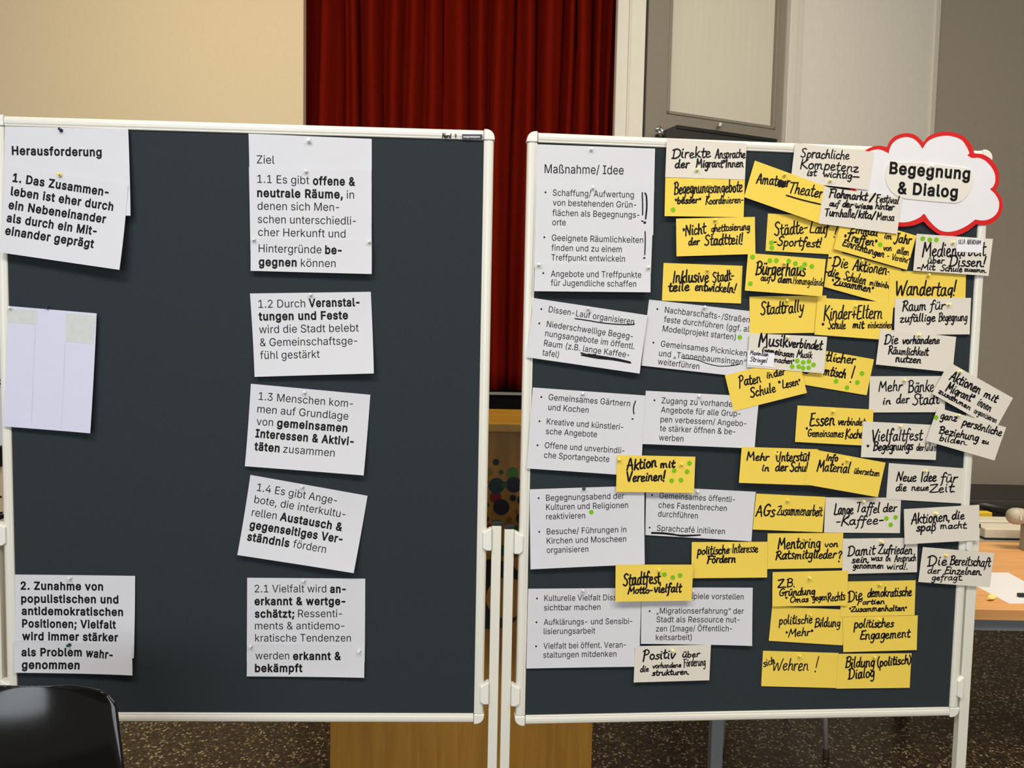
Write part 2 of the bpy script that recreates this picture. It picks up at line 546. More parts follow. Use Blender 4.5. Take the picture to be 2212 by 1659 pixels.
def sheet_on_table(name, pts, m, z, label, cat):
    c = sum((Vector(p) for p in pts), Vector()) / len(pts)
    vs = [Vector((p.x, p.y, z + 0.0006)) for p in pts] + [Vector((p.x, p.y, z)) for p in pts]
    n = len(pts)
    fs = [tuple(range(n)), tuple(reversed(range(n, 2 * n)))] + [(i, n + i, n + (i + 1) % n, (i + 1) % n) for i in range(n)]
    o = mesh_ob(name, vs, fs, m, None, (c.x, c.y, z))
    return tag(fix_normals(o), label, cat)
ps = [on_z(*p, ZT) for p in ((2052, 1237), (2178, 1237), (2300, 1304), (2180, 1304))]
sheet_on_table('paper_sheet', ps, M_paper, ZT, 'blank white paper sheet lying on the beech table', 'sheet of paper')
pn0, pn1 = on_z(2199, 1290, ZT), on_z(2290, 1291, ZT)
pv = empty('marker_pen', (pn0 + pn1) / 2 + Vector((0, 0, 0.006)))
po = pv.location.copy()
up6 = Vector((0, 0, 0.0075))
MB().tube([pn0 + up6, pn0 + up6 + (pn1 - pn0) * 0.5], 0.0068).build('cap', M_black, pv, po, smooth=False)
MB().tube([pn0 + up6 + (pn1 - pn0) * 0.5, pn1 + up6], 0.0060).build('barrel', M_black, pv, po)
tag(pv, 'black marker pen lying on the white sheet on the table', 'pen')
sv = [on_z(*p, ZT) for p in ((2131, 1297), (2134, 1290), (2143, 1289), (2152, 1291), (2147, 1298), (2139, 1300))]
vs = []
for i, p in enumerate(sv):
    vs.append(p + Vector((0, 0, 0.002 + 0.004 * (i % 3))))
nn = len(vs)
vs2 = vs + [p - Vector((0, 0, 0.0012)) for p in vs]
o = mesh_ob('paper_scrap', vs2, [tuple(range(nn)), tuple(reversed(range(nn, 2 * nn)))] + [(i, nn + i, nn + (i + 1) % nn, (i + 1) % nn) for i in range(nn)], mat('scrap_yellow', (236, 206, 120), 0.8), None, sv[0])
tag(fix_normals(o), 'crumpled yellow paper scrap on the beech table', 'paper scrap')

# dark side table with the light blocks, the black case and the microphone
xd0 = 1.62
dk = empty('side_table', (2.3, 3.5, 0))
dko = dk.location.copy()
YD0 = YT1 + 0.012
MB().box(xd0, 3.1, YD0, 4.05, ZT - 0.03, ZT).build('tabletop', mat('table_dark_grey', (140, 134, 122), 0.5), dk, dko, bevel=0.003)
for (lx, ly) in ((xd0 + .03, YD0 + .03), (3.02, YD0 + .03), (xd0 + .03, 3.97), (3.02, 3.97)):
    MB().box(lx, lx + 0.04, ly, ly + 0.04, 0, ZT - 0.03).build('leg', M_black, dk, dko)
tag(dk, 'dark grey side table standing behind the beech table', 'table')

M_block = mat('block_ivory', (202, 196, 178), 0.6)
def block(px0, px1, pyt, pyb, Y, depth, z, label, notch=False):
    a, b_ = on_y(px0, pyb, Y), on_y(px1, pyb, Y)
    h = on_y(px0, pyt, Y).z - a.z
    o0 = Vector(((a.x + b_.x) / 2, Y + depth / 2, z))
    o = empty('storage_block', o0)
    MB().box(a.x, b_.x, Y, Y + depth, z, z + h).build('body', M_block, o, o0, bevel=0.006)
    MB().box(a.x - 0.004, b_.x, Y - 0.004, Y + depth, z - 0.0, z + 0.008).build('base_strip', M_black, o, o0)
    tag(o, label, 'block', 'ivory blocks on the dark side table')
    return o, h
bl, bh = block(2127, 2240, 1148, 1172, YD0 + 0.02, 0.10, ZT, 'ivory block nearest the front edge of the dark side table')
block(2090, 2230, 1133, 1158, YD0 + 0.14, 0.09, ZT, 'ivory block behind the front ivory block on the side table')
yb = MB()
a = on_y(2110, 1130, YD0 + 0.27)
yb.box(a.x - 0.05, a.x + 0.055, YD0 + 0.25, YD0 + 0.29, ZT, ZT + 0.062)
tag(yb.build('yellow_box', mat('box_yellow', (214, 176, 40), 0.6), None, (a.x, YD0 + 0.28, ZT), bevel=0.003), 'small yellow box half hidden behind the ivory blocks', 'box')

# black equipment case: rounded body with lid bulge, strap and latch
YK = 3.56
ca = on_y(2060, 1046, YK)
zc = on_y(2150, 1047, YK + 0.4).z
case = empty('equipment_case', (ca.x + 0.45, YK + 0.2, ZT))
co = case.location.copy()
M_case = mat('case_black', (22, 21, 19), 0.55, noise=0.1, nscale=60)
MB().box(ca.x, ca.x + 0.95, YK, YK + 0.40, ZT, zc - 0.08).build('body', M_case, case, co, bevel=0.03)
MB().box(ca.x - 0.005, ca.x + 0.955, YK - 0.006, YK + 0.405, zc - 0.075, zc + 0.004).build('lid', M_case, case, co, bevel=0.02)
lt = on_y(2151, 1089, YK - 0.008)
n = 20
poly = [(lt.x + 0.013 * math.cos(2 * math.pi * i / n), lt.z + 0.004 * math.sin(2 * math.pi * i / n)) for i in range(n)]
MB().prism(poly, lambda x, z: (x, YK - 0.012, z), lambda x, z: (x, YK + 0.02, z)).build('latch', M_chrome, case, co)
s0, s1, s2 = on_y(2085, 1112, YK - 0.05), on_y(2150, 1114, YK - 0.08), on_y(2240, 1112, YK - 0.06)
s0.z, s1.z, s2.z = [max(q.z, ZT + 0.06) for q in (s0, s1, s2)]
MB().box(ca.x + 0.01, ca.x + 0.93, YK - 0.10, YK + 0.01, ZT + 0.001, s1.z + 0.012).build('front_pocket', M_case, case, co, bevel=0.02)
MB().tube([s0, (s0 + s1) / 2 + Vector((0, -0.03, 0.012)), s1 + Vector((0, -0.03, 0)), (s1 + s2) / 2 + Vector((0, -0.03, 0)), s2], 0.016).build('strap', M_black, case, co, smooth=True)
rv = on_y(2159, 1118, YK - 0.112)
MB().tube([rv, rv + Vector((0, -0.006, 0))], 0.004).build('rivet', M_chrome, case, co)
tag(case, 'black equipment case with a strap on the dark side table', 'case')

# microphone lying on a small stand
YM = 2.98
mc = on_y(2196, 1115, YM)
mic = empty('microphone', (mc.x + 0.1, YM, ZT))
mo = mic.location.copy()
M_mesh = mat('microphone_grille', (168, 160, 144), 0.6, metal=0.1, noise=0.35, nscale=700)
M_body = mat('microphone_body', (32, 31, 30), 0.45)
pr = [(-0.036, 0.004), (-0.034, 0.016), (-0.026, 0.026), (-0.012, 0.032), (0.006, 0.033), (0.022, 0.031), (0.034, 0.027)]
MB().tube([(mc.x + x, YM, mc.z) for x, r in pr], [r for x, r in pr], 28).build('grille', M_mesh, mic, mo, smooth=True)
MB().tube([(mc.x + 0.034, YM, mc.z), (mc.x + 0.046, YM, mc.z)], 0.029, 28).build('ring', M_chrome, mic, mo)
MB().tube([(mc.x + 0.046, YM, mc.z), (mc.x + 0.08, YM, mc.z - .002), (mc.x + 0.25, YM, mc.z - 0.008)], [0.026, 0.021, 0.017], 24).build('handle', M_body, mic, mo, smooth=True)
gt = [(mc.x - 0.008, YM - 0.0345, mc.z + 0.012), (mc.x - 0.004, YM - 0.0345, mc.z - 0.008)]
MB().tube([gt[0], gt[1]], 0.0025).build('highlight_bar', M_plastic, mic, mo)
st_ = MB().box(mc.x + 0.03, mc.x + 0.16, YM - 0.02, YM + 0.02, ZT, mc.z - 0.035)
tag(st_.build('microphone_stand', mat('stand_grey', (150, 144, 130), 0.6), None, (mc.x + 0.08, YM, ZT), bevel=0.003), 'low grey block carrying the microphone on the beech table', 'stand')
tag(mic, 'microphone with a silver grille lying at the right edge behind the table', 'microphone')

# ------------------------------------------------------------------ chairs
M_shell = mat('black_lacquered_shell', (12, 11, 11), 0.09, spec=0.42, coat=0.0, noise=0.15, nscale=8, bump=0.06, bscale=9)
M_rubber = mat('brown_foot', (74, 56, 42), 0.6)
def chair(loc, rz, label):
    """origin on the floor under the seat; the seat opens towards -y"""
    e = empty('shell_chair', loc)
    e.rotation_euler = (0, 0, rz)
    # side profile of shell (y, z, halfwidth)
    pr = [(-0.24, 0.425, 0.185), (-0.22, 0.445, 0.20), (-0.12, 0.448, 0.205), (0.0, 0.438, 0.205), (0.10, 0.432, 0.20), (0.17, 0.445, 0.19), (0.205, 0.49, 0.178),
          (0.220, 0.55, 0.202), (0.231, 0.62, 0.206), (0.246, 0.69, 0.197), (0.258, 0.735, 0.186)]
    zt_, rc, hw_ = 0.812, 0.030, 0.174
    for th in (0, 18, 36, 54, 70, 82, 90):
        th = math.radians(th)
        pr.append((0.258 + (zt_ - rc + rc * math.sin(th) - 0.735) * 0.29, zt_ - rc + rc * math.sin(th), hw_ - rc + rc * math.cos(th)))
    ns = 17
    vs, fs = [], []
    def P(i, j):
        y, z, hw = pr[i]
        t = -1 + 2 * j / (ns - 1)
        k = max(0, min(1, (z - 0.46) / 0.15))
        x = hw * t
        y2 = y - 0.020 * k * t * t
        z2 = z + (0.022 * (1 - k)) * t * t * (0.6 if y < -0.1 else 1) + (0.011 * (1 - t * t) * max(0, min(1, (z - 0.6) / 0.2)))
        return Vector((x, y2, z2))
    def off(i, j):
        a = P(min(i + 1, len(pr) - 1), j) - P(max(i - 1, 0), j)
        b_ = P(i, min(j + 1, ns - 1)) - P(i, max(j - 1, 0))
        return b_.cross(a).normalized() * -0.011
    front = [P(i, j) for i in range(len(pr)) for j in range(ns)]
    back = [P(i, j) + off(i, j) for i in range(len(pr)) for j in range(ns)]
    vs = front + back
    N = len(front)
    R = len(pr)
    for i in range(R - 1):
        for j in range(ns - 1):
            a = i * ns + j
            fs.append((a, a + 1, a + ns + 1, a + ns))
            fs.append((N + a, N + a + ns, N + a + ns + 1, N + a + 1))
    for i in range(R - 1):
        for j in (0, ns - 1):
            a = i * ns + j
            fs.append((a, a + ns, N + a + ns, N + a) if j == 0 else (a, N + a, N + a + ns, a + ns))
    for j in range(ns - 1):
        for i in (0, R - 1):
            a = i * ns + j
            fs.append((a, N + a, N + a + 1, a + 1) if i == 0 else (a, a + 1, N + a + 1, N + a))
    sh = mesh_ob('shell', vs, fs, M_shell, e, smooth=True)
    fix_normals(sh)
    sh.modifiers.new('smooth', 'SUBSURF').levels = 1
    sh.modifiers['smooth'].render_levels = 2
    for sx in (-1, 1):
        MB().tube([(sx * 0.15, -0.19, 0.422), (sx * 0.155, 0.0, 0.415), (sx * 0.15, 0.14, 0.414)], 0.009).build('seat_rail', M_steel, e, smooth=True)
        for (ty, fy) in ((-0.17, -0.2), (0.12, 0.22)):
            lg = MB().tube([(sx * 0.15, ty, 0.416), (sx * 0.185, (ty + fy) / 2, 0.24), (sx * 0.195, fy, 0.024)], 0.009).build('leg', M_steel, e, smooth=True)
            MB().tube([(sx * 0.195, fy, 0.03), (sx * 0.196, fy, 0.0)], 0.012).build('foot_cap', M_rubber, lg)
    tag(e, label, 'chair', 'black shell chairs')
    return e
def dup(root, loc, rz, label):
    r = root.copy()
    COL.objects.link(r)
    r.location = loc
    r.rotation_euler = (0, 0, rz)
    r['label'] = label
    for ch in list(root.children):
        c = ch.copy()
        COL.objects.link(c)
        c.parent = r
        for g in list(ch.children):
            k = g.copy()
            COL.objects.link(k)
            k.parent = c
    return r
ylo, yhi = 1.0, 2.5
for _ in range(30):
    ych = (ylo + yhi) / 2
    if on_y(112, 1484, ych).z > 0.8235: ylo = ych
    else: yhi = ych
tp = on_y(89, 1484, ych)
ch = chair((tp.x, ych - 0.280, 0), math.radians(3), 'glossy black shell chair in front of the left pinboard, cut by the frame')
ch.location.z = 0
lf = on_z(1784, 1634, 0.0)
dup(ch, (lf.x - 0.195, lf.y + 0.2, 0), 0.0, 'black shell chair behind the beech table, one chrome leg showing')

# ------------------------------------------------------------------ flip chart at the left picture edge
YF = 2.5
fc = empty('flip_chart', (on_y(-130, 900, YF).x, YF, 0))
fo = fc.location.copy()
xr = on_y(5, 900, YF).x
z1_, z2_ = on_y(0, 520, YF).z, on_y(0, 962, YF).z
MB().box(xr - 0.62, xr, YF, YF + 0.012, z2_, z1_).build('paper_pad', M_paper, fc, fo)
MB().box(xr - 0.62, xr + 0.004, YF - 0.04, YF + 0.02, on_y(0, 1006, YF).z, z2_).build('tray', M_black, fc, fo, bevel=0.004)
MB().box(xr - 0.62, xr + 0.004, YF - 0.01, YF + 0.02, on_y(0, 1500, YF).z, on_y(0, 1006, YF).z).build('lower_panel', wood('pale_wood', (204, 180, 146), (186, 160, 126), 0.5), fc, fo)
mk = MB()
for (ax, ay, bx, by) in ((-14, 821, 2, 821), (-14, 830, 2, 829), (-16, 1076, 3, 1073), (-16, 1112, 5, 1107)):
    a, b_ = on_y(ax, ay, YF - 0.012), on_y(bx, by, YF - 0.012)
    mk.tube([a, b_], 0.003, 8)
mk.build('handwriting', M_ink, fc, fo)
for s in (0.04, 0.55):
    MB().box(xr - s - 0.03, xr - s, YF + 0.02, YF + 0.05, 0, z1_).build('leg', M_white, fc, fo)
tag(fc, 'white flip chart with a dark tray at the left picture edge behind the pinboard', 'flip chart')

# ------------------------------------------------------------------ pinboards
BW, BH = 1.1494, 1.45            # felt size
RAIL = 0.0245
class Board:
    def __init__(s, o, yaw):
        s.o = Vector((o[0], o[1], CAMZ + o[2]))
        s.d = Vector((math.cos(yaw), math.sin(yaw), 0))
        s.n = Vector((math.sin(yaw), -math.cos(yaw), 0))     # towards the viewer
    def P(s, u, v, dep=0.0):
        return s.o + s.d * u - Vector((0, 0, v)) + s.n * dep
    def uv(s, px, py, dep=0.0):
        p = on_plane(px, py, s.o + s.n * dep, s.n)
        q = p - s.o
        return q.dot(s.d), -q.z

BL = Board((-1.2297, 1.8809, 0.4719), 0.0357)
BR = Board((0.0504, 1.9229, 0.4692), 0.0795)

def make_board(B, name_label, post_tops, posts_w):
    root = empty('pinboard', B.P(BW / 2, B.o.z, -0.01))
    ro = root.location.copy()
    fr = lambda u, v, d: B.P(u, v, d)
    MB().box(-0.004, BW + 0.004, -0.004, BH + 0.004, -0.014, 0.0, fr=fr).build('felt_panel', M_felt, root, ro)
    prof = [(0.0, -0.001), (0.0, 0.003), (0.0018, 0.0048), (0.004, 0.0042), (0.008, 0.0062), (0.014, 0.0068), (0.020, 0.0056), (0.0235, 0.002), (RAIL, -0.004), (RAIL, -0.015), (0.021, -0.019), (0.0, -0.019)]
    g = 0.0012
    rails = [(lambda a, d, t: fr(g + t * (BW - 2 * g), -a, d)), (lambda a, d, t: fr(g + t * (BW - 2 * g), BH + a, d)),
             (lambda a, d, t: fr(-a, g + t * (BH - 2 * g), d)), (lambda a, d, t: fr(BW + a, g + t * (BH - 2 * g), d))]
    robs = []
    for R in rails:
        o = MB().prism(prof, lambda a, d: R(a, d, 0), lambda a, d: R(a, d, 1)).build('frame_rail', M_white, root, ro)
        fix_normals(o)
        robs.append(o)
    for (u0, v0, su, sv) in ((0, 0, -1, -1), (BW, 0, 1, -1), (0, BH, -1, 1), (BW, BH, 1, 1)):
        r = RAIL + 0.0022
        n = 12
        poly = [(0, 0)] + [(r * math.cos(math.pi / 2 * i / n) ** 0.8, r * math.sin(math.pi / 2 * i / n) ** 0.8) for i in range(n + 1)]
        o = MB().prism(poly, lambda a, b_: fr(u0 + su * a, v0 + sv * b_, 0.0078), lambda a, b_: fr(u0 + su * a, v0 + sv * b_, -0.0205)).build('corner_cap', M_plastic, root, ro, bevel=0.003)
        fix_normals(o)
    for side in (0, 1):
        sg = -1 if side == 0 else 1
        ue = -RAIL if side == 0 else BW + RAIL
        pw, gap = posts_w[side]
        ua, ub = ue + sg * gap, ue + sg * (gap + pw)
        vt = post_tops[side]
        MB().box(min(ua, ub), max(ua, ub), vt + 0.010, B.o.z - 0.03, -0.020, 0.002, fr=fr).build('leg', M_white, root, ro, bevel=0.0025)
        MB().box(min(ua, ub) - 0.0006, max(ua, ub) + 0.0006, vt, vt + 0.0112, -0.0206, 0.0026, fr=fr).build('end_cap', M_black, root, ro, bevel=0.0015)
        MB().box(min(ua, ub) + 0.002, max(ua, ub) - 0.002, B.o.z - 0.035, B.o.z, -0.20, 0.24, fr=fr).build('foot', M_white, root, ro, bevel=0.006)
        for vc in (0.8135 if True else 0, 1.2):
            vc = vt + 0.046 if vc < 1 else BH - 0.055
            uin = ue - sg * 0.010
            prf = [(uin, vc - 0.020), (ua - sg * 0.004, vc - 0.031), (ua, vc - 0.031), (ua, vc + 0.027), (ue, vc + 0.027), (uin, vc + 0.021)]
            o = MB().prism(prf, lambda a, b_: fr(a, b_, 0.0125), lambda a, b_: fr(a, b_, -0.012)).build('clamp', M_plastic, root, ro, bevel=0.003)
            fix_normals(o)
    tag(root, name_label, 'pinboard', 'pinboards side by side')
    return root, ro, robs

def vtop(B, px, py):
    return B.uv(px, py, 0.002)[1]
boardL, roL, railsL = make_board(BL, 'dark felt pinboard in a white frame, mostly empty, carrying printed sheets only',
                                 (vtop(BL, 1083, 1127), vtop(BL, 1083, 1127)), ((0.0245, 0.0128), (0.0245, 0.0128)))
boardR, roR, railsR = make_board(BR, 'dark felt pinboard in a white frame crowded with yellow and white cards',
                                 (vtop(BR, 1100, 1134), vtop(BR, 2112, 1132)), ((0.0245, 0.0128), (0.0275, 0.006)))

# ------------------------------------------------------------------ pinned items: geometry
ORG = {'A': (1120, 260, 4.254), 'B': (1580, 260, 4.254), 'C': (1692, 260, 4.254), 'D': (1560, 500, 4.254), 'E': (1692, 600, 4.254), 'F': (1560, 860, 4.254),
       'G': (1692, 860, 4.254), 'H': (1120, 970, 4.254), 'I': (1560, 1180, 4.254), 'J': (1120, 1230, 4.254), 'K': (1692, 1100, 4.254), 'R': (1120, 620, 4.254), 'P': (0, 0, 1.0),
       'N': (940, 275, 15.8)}
def zp_(o, x, y):
    a = ORG[o]
    return a[0] + x / a[2], a[1] + y / a[2]

ITEMS = []
class Item:
    """a sheet or card on a board; s,t run 0..1 from its top left corner"""
    def __init__(s, B, corners, base=0.0015, curl=0.0, side=0.0, sag=0.0, thick=0.0004, outline=None):
        s.B, s.curl, s.side, s.sag, s.thick, s.outline = B, curl, side, sag, thick, outline
        s.pc = corners
        s.base = base
        for _ in range(2):
            s._fit()
            need = base
            pts = [s.st2uv(i / 8, j / 8) for i in range(9) for j in range(9)]
            for (u, v) in pts:
                if not (0 <= u <= BW and 0 <= v <= BH):
                    need = max(need, 0.0085)
            for q in ITEMS:
                if q.B is not B: continue
                for (u, v) in pts:
                    a, b_ = q.uv2st(u, v)
                    if -0.02 <= a <= 1.02 and -0.02 <= b_ <= 1.02:
                        i_s, i_t = s.uv2st(u, v)
                        need = max(need, q.depth(a, b_) + 0.0009 - (s.depth(i_s, i_t) - s.base))
            s.base = need
        s._fit()
        ITEMS.append(s)
    def _fit(s):
        st = [(0, 0), (1, 0), (1, 1), (0, 1)]
        s.c = [Vector(s.B.uv(p[0], p[1], s.depth(*q))) for p, q in zip(s.pc, st)]
        a, b_ = s.c[1] - s.c[0], s.c[3] - s.c[0]
        det = a.x * b_.y - a.y * b_.x
        s.inv = (b_.y / det, -b_.x / det, -a.y / det, a.x / det)
        s.up = -(s.c[3] - s.c[0]).normalized()
    def depth(s, a, b_):
        b2 = max(0.0, min(1.0, b_))
        a2 = max(0.0, min(1.0, a))
        d = s.base + s.curl * (b2 ** 2.2) * (0.75 + 0.25 * a2) + s.side * (a2 ** 3) * (0.3 + 0.7 * b2)
        d += s.sag * math.sin(math.pi * a2) * b2
        return d
    def st2uv(s, a, b_):
        c = s.c
        p = c[0] * ((1 - a) * (1 - b_)) + c[1] * (a * (1 - b_)) + c[2] * (a * b_) + c[3] * ((1 - a) * b_)
        return p.x, p.y
    def uv2st(s, u, v):
        x, y = u - s.c[0].x, v - s.c[0].y
        a, b_ = x * s.inv[0] + y * s.inv[1], x * s.inv[2] + y * s.inv[3]
        for _ in range(2):
            p = s.st2uv(a, b_)
            ex, ey = u - p[0], v - p[1]
            a += ex * s.inv[0] + ey * s.inv[1]
            b_ += ex * s.inv[2] + ey * s.inv[3]
        return a, b_
    def uvd(s, u, v):
        return s.depth(*s.uv2st(u, v))
    def pix(s, px, py):
        d = s.base
        for _ in range(4):
            u, v = s.B.uv(px, py, d)
            d = s.uvd(u, v)
        return Vector((u, v))
    def at(s, u, v, eps=0.0):
        return s.B.P(u, v, s.uvd(u, v) + s.thick + eps)
    def build(s, name, m, nx=14, ny=12):
        vs, fs = [], []
        for k in (s.thick, 0.0):
            for j in range(ny + 1):
                for i in range(nx + 1):
                    u, v = s.st2uv(i / nx, j / ny)
                    vs.append(s.B.P(u, v, s.depth(i / nx, j / ny) + k))
        n = (nx + 1) * (ny + 1)
        for j in range(ny):
            for i in range(nx):
                a = j * (nx + 1) + i
                fs.append((a, a + nx + 1, a + nx + 2, a + 1))
                fs.append((n + a, n + a + 1, n + a + nx + 2, n + a + nx + 1))
        ring = [i for i in range(nx + 1)] + [(j + 1) * (nx + 1) + nx for j in range(ny)] + [ny * (nx + 1) + i for i in range(nx - 1, -1, -1)] + [j * (nx + 1) for j in range(ny - 1, 0, -1)]
        for k in range(len(ring)):
            a, b_ = ring[k], ring[(k + 1) % len(ring)]
            fs.append((a, b_, n + b_, n + a))
        u, v = s.st2uv(0.5, 0.5)
        s.org = s.B.P(u, v, s.depth(.5, .5))
        s.ob = mesh_ob(name, vs, fs, m, None, s.org, smooth=True)
        try:
            s.ob.data.set_sharp_from_angle(angle=math.radians(50))
        except Exception:
            pass
        return s.ob

